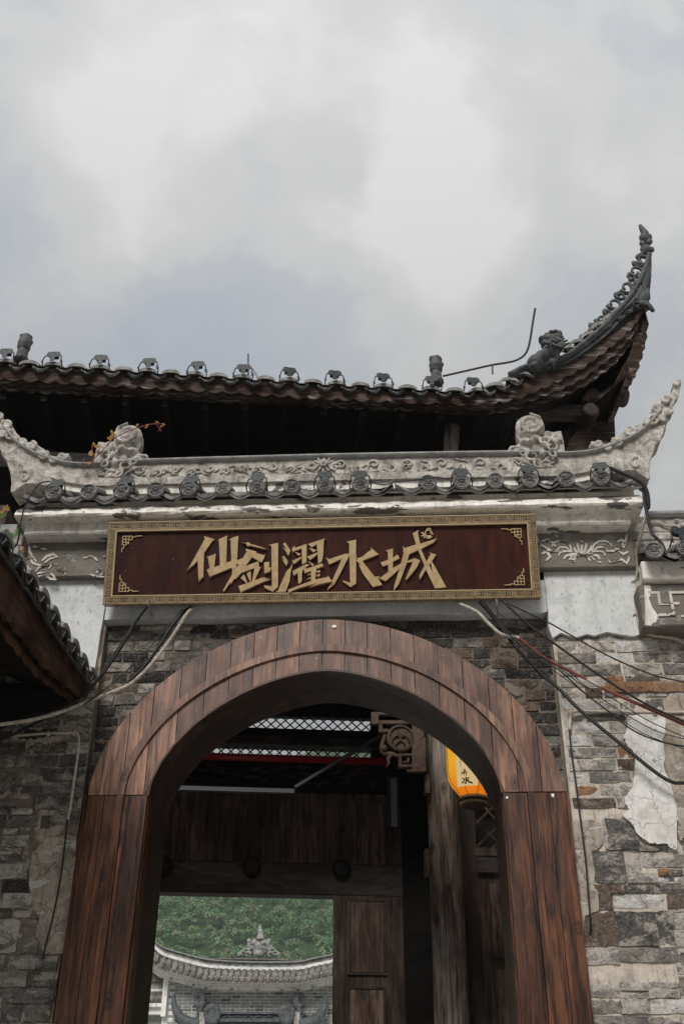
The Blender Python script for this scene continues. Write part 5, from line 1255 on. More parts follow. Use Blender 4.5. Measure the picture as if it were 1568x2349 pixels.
# ---- upper eave spotlights, beasts, wires
ul = [12, 121, 230, 341, 452, 558, 664, 768, 879, 990, 1085]
un = ['spotlight on the upper eave left of the leftmost roof beast', 'spotlight on the upper eave, first right of the leftmost roof beast', 'second spotlight right of the leftmost roof beast on the upper eave', 'third spotlight right of the leftmost roof beast on the upper eave', 'spotlight on the upper eave just left of the short rod',
      'spotlight on the upper eave in front of the short rod', 'spotlight on the upper eave just right of the short rod', 'upper eave spotlight midway between the short rod and the middle beast', 'upper eave spotlight two tiles left of the middle roof beast', 'spotlight at the foot of the middle roof beast', 'upper eave spotlight between the middle beast and the seated lion']
for x, n_ in zip(ul, un):
    p = HP(ath(x, pl(T, x)-24, V0-.10)); l_ = copy_thing(proto, p, n_, (R(-8), 0, TH+random.uniform(-.15, .15))); l_.scale = (1.25, 1.25, 1.15)
def beast(px, py0, py1, v, name, label, face):
    base = HP(ath(px, py1, v)); hgt = HP(ath(px, py0, v)).z-base.z
    t = thing('roof_beast', label, 'roof statue', base, 'glazed beasts on the upper roof')
    m = MB(); s = hgt
    def e(x, y, z, rx, ry, rz): m.ell((x*s, y*s, z*s), (rx*s, ry*s, rz*s), 10, 8)
    if face == 'front':
        e(0, 0, .10, .20, .22, .12); e(0, 0, .30, .15, .17, .22); e(-.08, -.08, .2, .06, .07, .2); e(.08, -.08, .2, .06, .07, .2); e(0, -.02, .62, .19, .17, .16); e(0, -.12, .58, .12, .10, .09)
        e(0, 0, .76, .17, .17, .08); 
        for k in range(9): a = k*.7; e(.13*math.cos(a), .1*math.sin(a), .86+.02*(k % 2), .055, .055, .06)
        e(0, 0, .90, .09, .09, .07); e(.17, 0, .70, .05, .06, .07)
        for z in (.46, .52, .70): m.lathe([(.15*s, -.012*s), (.185*s, 0), (.15*s, .012*s)], (0, -.01*s, z*s), (0, 0, 1), 12)
    o = m.build('body', 'horn', t, world=False, remesh=.012); t.rotation_euler = (0, 0, TH)
    return t
beast(48, 764, 832, V0-.0, 'b', 'dark crowned guardian beast at the far left of the upper eave', 'front')
beast(1001, 815, 884, V0-.0, 'b', 'dark crowned guardian beast standing midway on the upper eave', 'front')
# seated lion near the corner, in profile looking back along the eave
base = HP(ath(1245, 856, V0-.06)); t = thing('roof_beast', 'large dark seated lion statue near the upturned roof corner', 'roof statue', base, 'glazed beasts on the upper roof')
m = MB()
def LP(x, y, dv=0.): return HP(ath(*CU(x, y), V0-.06+dv))
for (x, y, r1, r2, r3) in ((200, 1400, .20, .18, .20), (185, 1450, .13, .16, .08), (260, 1350, .19, .17, .17), (320, 1300, .17, .17, .17), (370, 1270, .15, .16, .19), (400, 1340, .08, .12, .2), (360, 1400, .07, .1, .14), (400, 1230, .17, .16, .12), (390, 1185, .16, .16, .12), (345, 1190, .14, .14, .13), (300, 1180, .13, .12, .09),
        (262, 1168, .075, .09, .06), (285, 1215, .08, .09, .06), (330, 1225, .10, .12, .06), (420, 1140, .09, .12, .08), (380, 1125, .08, .12, .06), (340, 1130, .08, .12, .06), (300, 1145, .07, .1, .05), (425, 1115, .06, .08, .045), (395, 1108, .05, .08, .04), (345, 1113, .05, .07, .035), (250, 1155, .05, .05, .04), (440, 1180, .06, .12, .09), (440, 1230, .05, .12, .06)):
    c = LP(x, y); m.ell(c, (r1*.46, r2*.8, r3*.48), 12, 9)
m.build('body', 'horn', t, remesh=.012)
m = MB()
for (x, y) in ((275, 1180), (345, 1160), (385, 1150), (415, 1165), (360, 1205), (410, 1200), (430, 1190), (395, 1215)):
    c = LP(x, y, -.15); m.tube([c, c+XH*.05+Vector((0, 0, -.03)), c+XH*.1], [.012, .02, .008], 6)
m.build('mane_relief', 'horn', t, smooth=True)
wire = MB(); P = [HP(ath(*CU(x, y), V0)) for x, y in ((-640, 1500), (-420, 1450), (-200, 1400), (-20, 1370), (60, 1340), (110, 1300), (140, 1240), (160, 1150), (180, 1020), (203, 880))]
wire.tube(smooth_pts(P, 3), .012, 6); wire.tube([HP(ath(*CU(-190, 1400), V0)), HP(ath(*CU(-188, 1480), V0))], .01, 5)
tag(wire.build('lightning_wire', 'cable'), 'thin lightning conductor wire rising to a rod left of the lion', 'wire')
w2 = MB(); w2.tube([HP(ath(569, 870, V0)), HP(ath(569, 812, V0))], .01, 5); w2.tube([HP(ath(569, 834, V0)), HP(ath(582, 850, V0)), HP(ath(592, 868, V0))], .008, 5); tag(w2.build('lightning_rod', 'metal'), 'short upright lightning rod on the upper eave above the board', 'rod')

# ================================================================== LEFT LEAN-TO ROOF
lean = thing('lean_to_roof', 'dark tiled lean-to roof edge jutting from the left, seen from below', 'tiled roof', (-1.7, 0, 4.3))
E0 = at(204, 1578, -.02); XE = E0.x; ZE = E0.z
def LE(px, py):                                            # photo point on the plane x = XE
    r = ray(px, py); return CAM+r*((XE-CAM.x)/r.x)
topl = [(206, 1586), (180, 1545), (150, 1500), (120, 1455), (90, 1405), (60, 1362), (30, 1318), (0, 1275), (-40, 1215), (-90, 1140), (-150, 1050)]
botl = [(196, 1608), (160, 1580), (132, 1556), (105, 1532), (80, 1500), (59, 1472), (30, 1435), (0, 1402), (-40, 1345), (-90, 1280), (-150, 1200)]
A = smooth_pts([LE(*p) for p in topl], 6); B = smooth_pts([LE(*p) for p in botl], 6)
m = MB(); rows = []
for i, (a, b) in enumerate(zip(A, B)):
    w = .022*(1-abs(math.sin(i*.62))); rows.append([a, b+Vector((0, 0, w)), b+Vector((-.03, 0, w)), a+Vector((-.03, 0, 0))])
m.sheet(rows); m.build('eave_board', 'fasciad', lean)
m = MB(); rows = []
for i, (a, b) in enumerate(zip(A, B)):
    w = .02*(1-abs(math.sin(i*.62+.9))); rows.append([b+Vector((-.05, 0, .03)), b+Vector((-.05, 0, -.035+w)), b+Vector((-.08, 0, -.035+w)), b+Vector((-.08, 0, .03))])
m.sheet(rows); m.build('eave_board', 'fasciad', lean)
m = MB(); m.sheet([[a+Vector((.03, 0, .01)) for a in A], [a+Vector((-1.8, 0, .75)) for a in A]]); m.build('roof_slope', 'tile', lean)
m = MB(); m.sheet([[b+Vector((-.03, 0, .0)) for b in B], [b+Vector((-1.8, 0, .62)) for b in B]]); m.build('soffit', 'black', lean)
yy = -.12
while yy > -3.2:
    k = min(range(len(A)), key=lambda i: abs(A[i].y-yy)); a = A[k]
    place(ME['round2'], 'round_tile', lean, (XE+.06, yy, a.z+.05), R(90), R(-4)+random.uniform(-.05, .05), .95)
    place(ME['drip2'], 'drip_tile', lean, (XE+.05, yy-.115, a.z+.03), R(90), random.uniform(-.05, .05), .95); yy -= .23
for k in range(9):
    y_ = -.15-.4*k; m = MB(); m.box((XE-1.8, y_-.03, ZE-.10), (XE-.06, y_+.03, ZE-.02)); o = m.build('rafter', 'black', lean)
m = MB(); m.prism([(XE-.10, -.09, ZE-.12), (XE-.6, -.09, ZE-.30), (-6, -.09, ZE-.42), (-6, -.09, ZE+.1), (XE-.10, -.09, ZE-.02)], (0, .08, 0)); m.build('wall_shade', 'black', lean)  # added dark piece, tapered to imitate the deep shade on the wall
m = MB(); m.box((-2.75, -4.0, 3.2), (-2.6, -.0, 5.2)); m.build('side_boarding', 'black', lean)

# ================================================================== RIGHT NEIGHBOUR WALL-ROOF
nb = thing('side_wall_roof', 'lower tiled wall roof with painted fret panel at the right edge', 'wall roof', (2.5, -.1, 4.7))
YN = -.17
def NP(x, y, Y=YN): return at(*C7(x, y), Y)
def nbox(name, mat, x0_, y0_, x1_, y1_, yf, yb, bev=None):
    a = NP(x0_, y1_, yf); b = NP(x0_, y0_, yf); c = NP(x1_, (y0_+y1_)/2, yf); m = MB(); m.box((a.x, yf, a.z), (c.x+.8, yb, b.z)); return m.build(name, mat, nb, bevel=bev)
nbox('ridge_rail', 'ridgeg', 830, 405, 1280, 480, .10, .25, .02); nbox('ridge_band', 'ridge', 690, 488, 1280, 670, .14, .28, .005); nbox('ridge_moulding', 'ridge', 650, 675, 1280, 765, .08, .26, .008); nbox('ridge_base', 'ridge', 660, 780, 1280, 960, .02, .26)
m = MB(); m.tube(smooth_pts([NP(x, y, .12) for x, y in ((880, 570), (960, 555), (1040, 590), (1100, 605), (1180, 595), (1274, 570))], 3), .010, 6)
m.tube(smooth_pts([NP(x, y, .12) for x, y in ((1190, 650), (1220, 600), (1290, 590), (1400, 620))], 3), .018, 6); m.tube([NP(1150, 520, .12), NP(1185, 535, .12), NP(1215, 520, .12)], [.004, .012, .004], 6); m.build('carved_scrolls', 'ridge', nb, smooth=True)
nbox('cornice', 'cornice', 800, 1005, 1280, 1222, YN-.06, .2, .01)
nbox('panel_wall', 'frieze', 805, 1285, 1280, 1775, YN, .2, .01)
m = MB(); m.prism([NP(x, y, YN-.006) for x, y in ((805, 1290), (870, 1290), (890, 1360), (860, 1450), (900, 1560), (960, 1640), (985, 1700), (970, 1780), (820, 1760))], (0, .01, 0)); m.build('lime_edge', 'cornice', nb)
sy = NP(900, 1770, YN).z; m = MB(); m.box((NP(805, 1770, YN).x, YN, sy-.30), (4, .2, sy-.26)); 
m = MB()
def strip_(m, pts, w, Y):
    P = [NP(x, y, Y) for x, y in pts]
    for i, (a, b) in enumerate(zip(P, P[1:])):
        t = (b-a).normalized(); s_ = Vector((-t.z, 0, t.x))*w; e = t*w; m.prism([a-e+s_, b+e+s_, b+e-s_, a-e-s_], (0, -.004-.0006*i, 0))
strip_(m, [(860, 1382), (970, 1382), (985, 1515), (1200, 1508)], .0095, YN-.002)
strip_(m, [(1420, 1375), (1105, 1380), (1130, 1520), (1152, 1638), (985, 1645)], .0095, YN-.0072)
strip_(m, [(1290, 1540), (1400, 1540), (1400, 1660), (1250, 1660)], .0095, YN-.002)
m.build('painted_fret', 'motif', nb)
for (x, y) in ((920, 895), (1292, 870), (1660, 850), (2030, 830)):
    place(ME['round'], 'round_tile', nb, NP(x, y, YN-.18), R(-6), 0, 1.02)
for (x, y) in ((1145, 935), (1480, 915), (1850, 895)):
    place(ME['drip'], 'drip_tile', nb, NP(x, y, YN-.16)+Vector((0, 0, .02)), 0, 0, 1.08)
l_ = copy_thing(proto, NP(1240, 715, YN-.2), 'spotlight on the low side roof at the right edge', (R(-10), 0, .35)); l_.scale = (1.1, 1.1, 1.1)
# left neighbour scrap of roof
nl = thing('side_wall_roof', 'scrap of low weathered tiled wall roof at the left edge behind the creeper', 'wall roof', (-2.4, 0, 5.1))
def QP(x, y, Y=.02): return at(*C6(x, y), Y)
for (x1_, y0_, y1_, yf, mt) in ((150, 440, 530, .10, 'ridgeg'), (200, 535, 640, .12, 'ridge'), (210, 640, 690, .06, 'ridge'), (200, 690, 900, .1, 'cornice')):
    a = QP(0, y1_, yf); b = QP(0, y0_, yf); c = QP(x1_, (y0_+y1_)/2, yf); m = MB(); m.box((c.x-1.8, yf, a.z), (c.x, yf+.16, b.z)); m.build('ridge_layer', mt, nl, bevel=.006)
place(ME['round'], 'round_tile', nl, QP(75, 755, -.08), R(10), 0, .95); place(ME['round'], 'round_tile', nl, QP(-110, 765, -.08), R(10), 0, .95)
place(ME['drip'], 'drip_tile', nl, QP(165, 800, -.06), R(10), 0, .9)

# ================================================================== CABLES AND CONDUITS
def cable(pts, r, mat, name, label, cat='cable', Ys=-.1, conv=None, smooth=4, corr=False):
    P = []
    for i, q in enumerate(pts):
        x, y = conv(q[0], q[1]) if conv else (q[0], q[1]); Y = q[2] if len(q) > 2 else Ys; P.append(at(x, y, Y))
    P = smooth_pts(P, smooth); m = MB()
    if corr:
        L = [0]
        for a, b in zip(P, P[1:]): L.append(L[-1]+(b-a).length)
        n = int(L[-1]/.009); Q = []; rad_ = []; j = 0
        for i in range(n+1):
            s = L[-1]*i/n
            while j < len(L)-2 and L[j+1] < s: j += 1
            Q.append(P[j].lerp(P[j+1], (s-L[j])/max(L[j+1]-L[j], 1e-6))); rad_.append(r*(1.0 if i % 2 else .84))
        m.tube(Q, rad_, 8)
    else: m.tube(P, r, 7)
    return tag(m.build(name, mat, smooth=not corr), label, cat)
cable([(448, 1393, -.05), (430, 1406), (395, 1460), (350, 1520), (300, 1568), (250, 1590), (200, 1610), (150, 1630, -.3), (80, 1650, -.5), (0, 1662, -.8), (-80, 1668, -1)], .013, 'white_pipe', 'conduit', 'whitish ribbed conduit with red smears sweeping down left from the signboard', 'conduit', -.12, corr=True)
cable([(440, 1392, -.06), (415, 1410), (385, 1450), (370, 1475), (330, 1530), (290, 1568)], .013, 'cable', 'conduit', 'black ribbed conduit behind the whitish one, left of the arch', 'conduit', -.08, corr=True)
cable([(338, 1390), (310, 1430), (275, 1490), (225, 1560), (185, 1600), (120, 1640, -.3), (0, 1700, -.6)], .010, 'cable', 'cable', 'thick black cable hanging from the left sign hook to the lean-to roof', Ys=-.16)
cable([(336, 1390), (300, 1440), (262, 1500), (215, 1568), (160, 1620), (60, 1668, -.4), (-20, 1712, -.6)], .006, 'cable', 'cable', 'thinner black cable just left of the thick one under the left sign hook', Ys=-.19)
cable([(425, 1393), (380, 1440), (330, 1500), (270, 1560), (200, 1612), (120, 1650, -.2)], .003, 'cable', 'cable', 'hair-thin black wire beside the whitish conduit, upper one', Ys=-.15)
cable([(418, 1396), (370, 1455), (310, 1520), (240, 1580), (190, 1618)], .003, 'cable', 'cable', 'hair-thin black wire beside the whitish conduit, lower one', Ys=-.15)
cable([(1040, 1380, -.05), (1065, 1390), (1095, 1405), (1125, 1435), (1150, 1455), (1190, 1463)], .013, 'white_pipe', 'conduit', 'whitish ribbed conduit leaving the signboard down to the right', 'conduit', -.14, corr=True)
cable([(1190, 1463), (1220, 1488), (1260, 1516), (1345, 1558)], .012, 'red_pipe', 'conduit', 'rust-red ribbed conduit continuing right from the whitish one', 'conduit', -.14, corr=True)
cable([(1345, 1558), (1376, 1576)], .012, 'white_pipe', 'pipe_sleeve', 'short smooth white sleeve on the red conduit', 'pipe', -.14, smooth=2)
cable([(1376, 1576), (1440, 1605), (1515, 1638), (1568, 1662), (1640, 1695)], .012, 'red_pipe', 'pipe', 'smooth dull red pipe running off the right edge', 'pipe', -.14)
cable([(1100, 1380, -.05), (1130, 1415), (1180, 1482), (1240, 1545), (1279, 1578), (1330, 1630), (1420, 1705), (1500, 1770), (1540, 1794), (1568, 1796), (1640, 1798)], .013, 'cable', 'conduit', 'black ribbed conduit running diagonally over the right brick wall', 'conduit', -.1, corr=True)
for (pts, r, lab) in (([(1145, 1375), (1250, 1425), (1279, 1440), (1385, 1500), (1490, 1546), (1568, 1565), (1640, 1590)], .0055, 'uppermost black cable from the right sign hook to the right edge'),
        ([(1150, 1376), (1210, 1432), (1279, 1482), (1375, 1550), (1480, 1615), (1568, 1655), (1640, 1690)], .008, 'thick black cable just above the red pipe'),
        ([(1100, 1378), (1170, 1458), (1245, 1520), (1279, 1535), (1340, 1590), (1400, 1636), (1450, 1675), (1510, 1700), (1568, 1712), (1640, 1722)], .0055, 'black cable crossing the tan conduit below the red pipe'),
        ([(1105, 1380), (1190, 1470), (1279, 1530), (1340, 1575), (1400, 1600), (1480, 1650), (1568, 1690), (1640, 1715)], .0035, 'thin black wire nearest below the red pipe'),
        ([(1110, 1382), (1200, 1490), (1279, 1545), (1380, 1620), (1470, 1680), (1568, 1718), (1640, 1740)], .003, 'lowest hair-thin black wire above the ribbed black conduit'),
        ([(1120, 1380), (1180, 1440), (1279, 1520), (1350, 1580), (1420, 1630), (1500, 1675), (1568, 1695), (1640, 1710)], .003, 'second thin black wire below the red pipe')):
    cable(pts, r, 'cable', 'cable', lab, Ys=-.17+random.uniform(-.02, .02))
cable([(20, 1688), (60, 1686), (110, 1682), (150, 1682), (172, 1681), (181, 1690), (180, 1720), (172, 1780), (162, 1850), (155, 1884)], .010, 'tan_pipe', 'conduit', 'tan ribbed conduit bending down on the left brick wall', 'conduit', -.01, corr=True)
cable([(155, 1880), (150, 1930), (140, 2010), (125, 2090), (110, 2150), (100, 2190), (98, 2202, .03)], .006, 'cable', 'cable', 'black cable dropping from the left tan conduit', Ys=-.02)
cable([(1640, 1632), (1568, 1634), (1450, 1633), (1340, 1631), (1318, 1632), (1309, 1640), (1306, 1655), (1305, 1676)], .011, 'tan_pipe', 'conduit', 'tan conduit along the right brick wall, bending down by the arch', 'conduit', -.01, corr=False)
cable([(1305, 1674), (1309, 1720), (1320, 1800), (1333, 1900), (1343, 1980), (1348, 2050), (1353, 2110), (1353, 2145, .02)], .006, 'cable', 'cable', 'black cable dropping down the right wall beside the jamb', Ys=-.03)
cable([(1482, 1170, -.3), (1478, 1190, -.3), (1468, 1230, -.2), (1459, 1262, -.1), (1459, 1300, -.03), (1460, 1350), (1461, 1400), (1465, 1430), (1475, 1448), (1495, 1458), (1530, 1462), (1560, 1470), (1600, 1500)], .012, 'tan_pipe', 'conduit', 'tan ribbed conduit dropping at the right end of the cornice', 'conduit', -.03, corr=True)
cable([(1398, 1073, -.36), (1420, 1083, -.38), (1450, 1096, -.38), (1472, 1110, -.37), (1483, 1130, -.36), (1486, 1160, -.34), (1482, 1168, -.32)], .016, 'cable', 'conduit', 'thick black ribbed conduit curling round the right end of the gate eave', 'conduit', corr=True)
cable([(1475, 1118, -.34), (1477, 1150, -.34), (1483, 1180, -.34), (1490, 1210, -.34), (1496, 1226, -.35), (1515, 1245, -.36), (1526, 1270, -.36)], .013, 'cable', 'conduit', 'black ribbed conduit down from the cornice end to the right side roof', 'conduit', corr=True)
cable([(114, 1104, -.4), (90, 1110, -.4), (68, 1140, -.4), (52, 1180, -.38), (45, 1220, -.36), (38, 1250, -.3), (15, 1270, -.2)], .006, 'cable', 'cable', 'thin black cable looping down at the left end of the gate eave')
cable([(845, 1095), (860, 1108), (885, 1112), (905, 1105), (930, 1103), (960, 1100), (1000, 1095), (1030, 1098), (1045, 1085)], .005, 'cable', 'cable', 'thin black cable strung along the eave between two middle spotlights', Ys=-.4)
for (x, y) in ((110, 1682), (150, 1681)): pass
for (x, y, Y, lab, big) in ((112, 1683, -.01, 'pale clip on the straight part of the left tan conduit', 0), (171, 1682, -.01, 'pale clip at the bend of the left tan conduit', 0),
        (1460, 1330, -.03, 'upper pale clip on the conduit right of the white plaster', 1), (1464, 1406, -.03, 'lower pale clip on the conduit right of the white plaster', 1)):
    m = MB(); p = at(x, y, Y); m.lathe([(.014, -.01), (.018, -.006), (.018, .006), (.014, .01)], p, (1, 0, .1) if not big else (0, 0, 1), 10)
    if big: m.tube([p, p+Vector((-.03, .02, 0)), p+Vector((-.04, .03, -.02))], .007, 6)
    tag(m.build('pipe_clip', 'white_pipe'), lab, 'clip', 'pale conduit clips')

# ================================================================== PLANTS
def leaflet(m, c, d, n, L, w):
    d = d.normalized(); s_ = d.cross(n).normalized(); mid = c+d*L*.5
    m.add([c, mid+s_*w-n*.002, c+d*L, mid-s_*w-n*.002, mid+n*.004], [(0, 1, 4), (1, 2, 4), (2, 3, 4), (3, 0, 4)])
def leaf5(m, c, size, tw=0.):
    for k in range(5):
        a = -math.pi/2+(k-2)*.95+tw; leaflet(m, c, Vector((math.cos(a), -.25, math.sin(a))), Vector((0, -1, .3)).normalized(), size*(1 if k == 2 else .8), size*.22)
CVN = cv(0, 1650, 2.24)
def VP_(x, y, Y=-.2): return at(*CVN(x, y), Y)
vine = thing('creeper_vine', 'red-stemmed creeper with ochre leaves arching over the left dragon finial', 'creeper', VP_(820, 480))
m = MB(); m.tube(smooth_pts([VP_(x, y) for x, y in ((815, 475), (850, 410), (920, 340), (1000, 250), (1080, 200), (1180, 155), (1290, 120), (1380, 102), (1460, 105), (1485, 115))], 3), .0042, 6)
m.tube(smooth_pts([VP_(x, y) for x, y in ((820, 470), (835, 420), (828, 350), (826, 290))], 3), .003, 5); m.tube([VP_(1400, 108), VP_(1430, 140), VP_(1440, 178)], .0025, 5); m.tube([VP_(1430, 150), VP_(1412, 172)], .002, 4); m.tube([VP_(1432, 150), VP_(1455, 165)], .002, 4)
m.tube([VP_(740, 475), VP_(755, 410)], .0035, 5); m.tube([VP_(1460, 130), VP_(1420, 140)], .003, 5)
m.build('stem', 'stem', vine, smooth=True)
m = MB()
for (x, y, s_, tw) in ((790, 370, .045, -.9), (850, 305, .04, -.8), (870, 320, .035, .5), (995, 180, .03, -.6), (1000, 200, .028, -.9), (1020, 210, .03, .3), (975, 245, .03, -.8), (1000, 235, .028, .4), (1215, 115, .03, -1.), (1325, 130, .03, 1.), (1410, 80, .022, 2.6), (1475, 112, .025, 1.), (795, 468, .03, -.8), (835, 380, .035, 0), (890, 310, .025, 1), (1440, 135, .02, -1)):
    p = VP_(x, y, -.21)
    for k in range(3): a = tw+math.pi/2+random.uniform(-1.2, 1.2); leaflet(m, p, Vector((math.cos(a), random.uniform(-.4, .1), math.sin(a))), Vector((random.uniform(-.3, .3), -1, .3)).normalized(), s_, s_*.3)
m.build('leaves', 'leafy', vine)
cr = thing('creeper_plant', 'green five-leaved creeper at the left edge under the eave', 'creeper', QP(100, 560))
m = MB(); leaf5(m, QP(95, 550, -.16), .075, .1); leaf5(m, QP(150, 520, -.12), .05, .9); leaf5(m, QP(25, 520, -.1), .045, -.5); leaf5(m, QP(30, 350, -.1), .05, 0); leaf5(m, QP(-20, 370, -.1), .05, 0); m.build('leaves', 'leaf', cr)
m = MB(); leaf5(m, QP(60, 310, -.12), .045, 3.); leaf5(m, QP(20, 325, -.1), .04, .4); leaf5(m, QP(165, 660, -.1), .03, 1.); leaf5(m, QP(205, 680, -.1), .03, -1.); m.build('autumn_leaves', 'leafy', cr)
m = MB(); m.tube(smooth_pts([QP(x, y, -.08) for x, y in ((-40, 420), (60, 370), (100, 365))], 3), .003, 5); m.tube(smooth_pts([QP(x, y, -.1) for x, y in ((-40, 600), (60, 600), (140, 620), (210, 640), (240, 700))], 3), .003, 5)
m.tube(smooth_pts([QP(x, y, -.14) for x, y in ((95, 550), (100, 600), (60, 600))], 3), .003, 5); m.build('stem', 'stem', cr)

# ================================================================== FAR BUILDING
YF = 30.0
far = thing('far_gatehouse', 'distant grey brick gatehouse with swept white eaves seen through the doorway', 'building', (-4, YF, 0))
CF = cv(560, 3500, 2.0103)
def FP(x, y, Y=YF): return at(*CF(x, y), Y)
def flayer(name, mat, top, bot, yf, yb, rnd=0.):
    return layer(name, mat, [FP(*p) for p in top], [FP(*p) for p in bot], yf, yb, far, rnd)
r1 = [(-60, 330), (60, 430), (118, 505), (160, 560), (230, 600), (350, 635), (480, 670), (620, 692), (900, 708), (1260, 705), (1400, 675), (1540, 648), (1700, 600)]
r1 = [(60, 380), (118, 505), (160, 560), (230, 600), (350, 635), (480, 670), (620, 692), (900, 706), (1260, 704), (1400, 676), (1540, 648), (1700, 600)]
def sh(P, d, d0=None): return [(x, y+(d if d0 is None or x > 240 else lerp(d0, d, max(0, (x-60)/180)))) for x, y in P]
flayer('ridge_rail', 'ridgeg', r1, sh(r1, 10), YF-.35, YF+.1); flayer('carved_band', 'fgrey', sh(r1, 10), sh(r1, 45, 40), YF-.25, YF); flayer('ridge_base', 'fwhite', sh(r1, 45, 40), sh(r1, 70, 75), YF-.3, YF)
# rear ridge with the finial
flayer('rear_ridge', 'fgrey', [(60, 630), (500, 650), (900, 655), (1350, 665), (1700, 640)], [(60, 690), (500, 700), (900, 706), (1350, 712), (1700, 700)], YF+.6, YF+.8)
flayer('rear_ridge_cap', 'ftile', [(60, 626), (500, 646), (900, 651), (1350, 661), (1700, 636)], [(60, 634), (500, 655), (900, 660), (1350, 670), (1700, 645)], YF+.5, YF+.85)
e1 = [(60, 640), (160, 745), (520, 845), (620, 850), (900, 860), (1280, 860), (1400, 835), (1540, 805), (1700, 770)]
tb_ = [(60, 560), (160, 660), (300, 700), (520, 755), (620, 762), (900, 772), (1280, 772), (1400, 745), (1540, 715), (1700, 680)]
m = MB(); a_ = [FP(*p, YF-.3) for p in tb_]; b_ = [FP(p[0], p[1], YF-.9) for p in e1]
b2_ = [FP(x, pl(e1, x)-5, YF-.9) for x, _ in tb_]; m.sheet([a_, b2_]); m.build('roof_slope', 'ftile', far)
xk = 75; k = 0
cov = MB(); covs = []
while xk < 1640:
    a = FP(xk+18, pl(tb_, xk+18)+2, YF-.32); b = FP(xk, pl(e1, xk)-20, YF-.98); m = MB(); m.tube([a, b], [.075, .085], 8); m.ell(b, (.09, .04, .09), 8, 5)
    m.build('cover_tile', 'ftile', far, smooth=True)
    if k % 2 == 0:
        c = FP(xk+12, pl(tb_, xk+12)+35, YF-.75); m = MB(); m.box((c.x-.07, c.y-.05, c.z-.05), (c.x+.07, c.y+.05, c.z+.06)); m.build('roof_lamp', 'ridgeg', far)
    xk += 50; k += 1
    d = FP(xk-25, pl(e1, xk-25)-8, YF-.95); m = MB(); m.prism([d+Vector(v) for v in ((-.14, 0, .06), (-.07, 0, -.03), (0, 0, -.10), (.07, 0, -.03), (.14, 0, .06))], (0, .03, 0)); m.build('drip_tile', 'ftile', far)
flayer('eave_cornice', 'fwhite', sh(e1, -12), sh(e1, 18), YF-.8, YF)
flayer('cornice_step', 'fwhite', sh(e1, 19), sh(e1, 34), YF-.62, YF); flayer('cornice_step', 'fwhite', sh(e1, 35), sh(e1, 48), YF-.45, YF)
flayer('cornice_step', 'fwhite', sh(e1, 49), sh(e1, 78), YF-.25, YF)
m = MB()
for x in (250, 430, 530, 735, 940, 1140, 1270, 1390): c = FP(x, pl(e1, x)+64, YF-.27); m.box((c.x-.05, c.y, c.z-.02), (c.x+.05, c.y+.02, c.z+.02))
m.build('cornice_vent', 'ftile', far)
m = MB(); pA = FP(205, 830); pB = FP(1900, 830); m.box((pA.x, YF, 0), (pB.x, YF+.5, pA.z+.1)); m.build('mortar_wall', 'fwhite', far)
m = MB(); a = FP(190, 820, YF-.25); m.box((a.x, YF-.22, FP(190, 1135, YF-.25).z), (a.x+.16, YF+.02, a.z+.12)); m.build('corner_pilaster', 'fwhite', far)
# bricks of the far wall
random.seed(77); nbk = 0; hz = (FP(600, 940).z-FP(600, 1190).z)/9.6; z = FP(600, 1200).z-.1; zt = FP(230, 855).z; stuffm = MB()
row = 0
while z < zt:
    x = pA.x+.17+(0 if row % 2 else -.16)
    while x < FP(1560, 1000).x:
        w = .31 if random.random() > .3 else .16; xm = x+w/2; 
        # stay under the swept cornice
        P = R_ = None
        c = RW.transposed() @ (Vector((xm, YF, z+hz))-CAM); pxx = 784+F*c.x/-c.z; pyy = 1174.5-F*c.y/-c.z; cx_ = (pxx*1.7437-560)*2.0103; cy_ = (pyy*1.7437-3500)*2.0103
        if cy_ > pl(e1, cx_)+66 and x > pA.x+.1:
            if nbk < 298: brick(far, x+.012, x+w-.012, z+.012, z+hz-.012, YF-.02, 'fbrick', .03); nbk += 1
            else:
                stuffm.box((x+.012, YF-.015, z+.012), (x+w-.012, YF+.01, z+hz-.012))
        x += w
    z += hz; row += 1
if stuffm.v: stuffm.build('upper_bricks', 'fbrick', far, kind='stuff')
# finial
def fc(x, y): return FP(x, y, YF+.6)
m = MB()
for (x, y, r_) in ((965, 410, .05), (965, 430, .07), (967, 455, .09), (967, 480, .11), (965, 500, .12)): m.ell(fc(x, y), (r_, r_, r_*1.1), 8, 6)
m.lathe([(.14, 0), (.16, .05), (.1, .1)], fc(965, 522), (0, 0, 1), 10); p = fc(955, 640); m.box((p.x-.17, p.y-.12, p.z-.05), (p.x+.17, p.y+.12, p.z+.15))
for (x, y, r_) in ((950, 560, .17), (960, 590, .14), (990, 545, .12), (920, 545, .12), (900, 590, .09)): m.ell(fc(x, y), (r_, .1, r_*.8), 8, 6)
for sg in (-1, 1):
    for (dx, y, r_) in ((30, 540, .10), (55, 570, .12), (70, 550, .09), (85, 590, .10), (60, 610, .13), (105, 610, .11), (130, 630, .09), (90, 640, .10), (155, 640, .06), (80, 530, .05)):
        c = fc(955+sg*dx, y); P = [c+Vector((math.cos(a)*r_*(1-a/9), 0, math.sin(a)*r_*(1-a/9))) for a in [i*.7 for i in range(8)]]; m.tube(P, .04, 5)
m.build('roof_finial', 'fgrey', far, smooth=True)
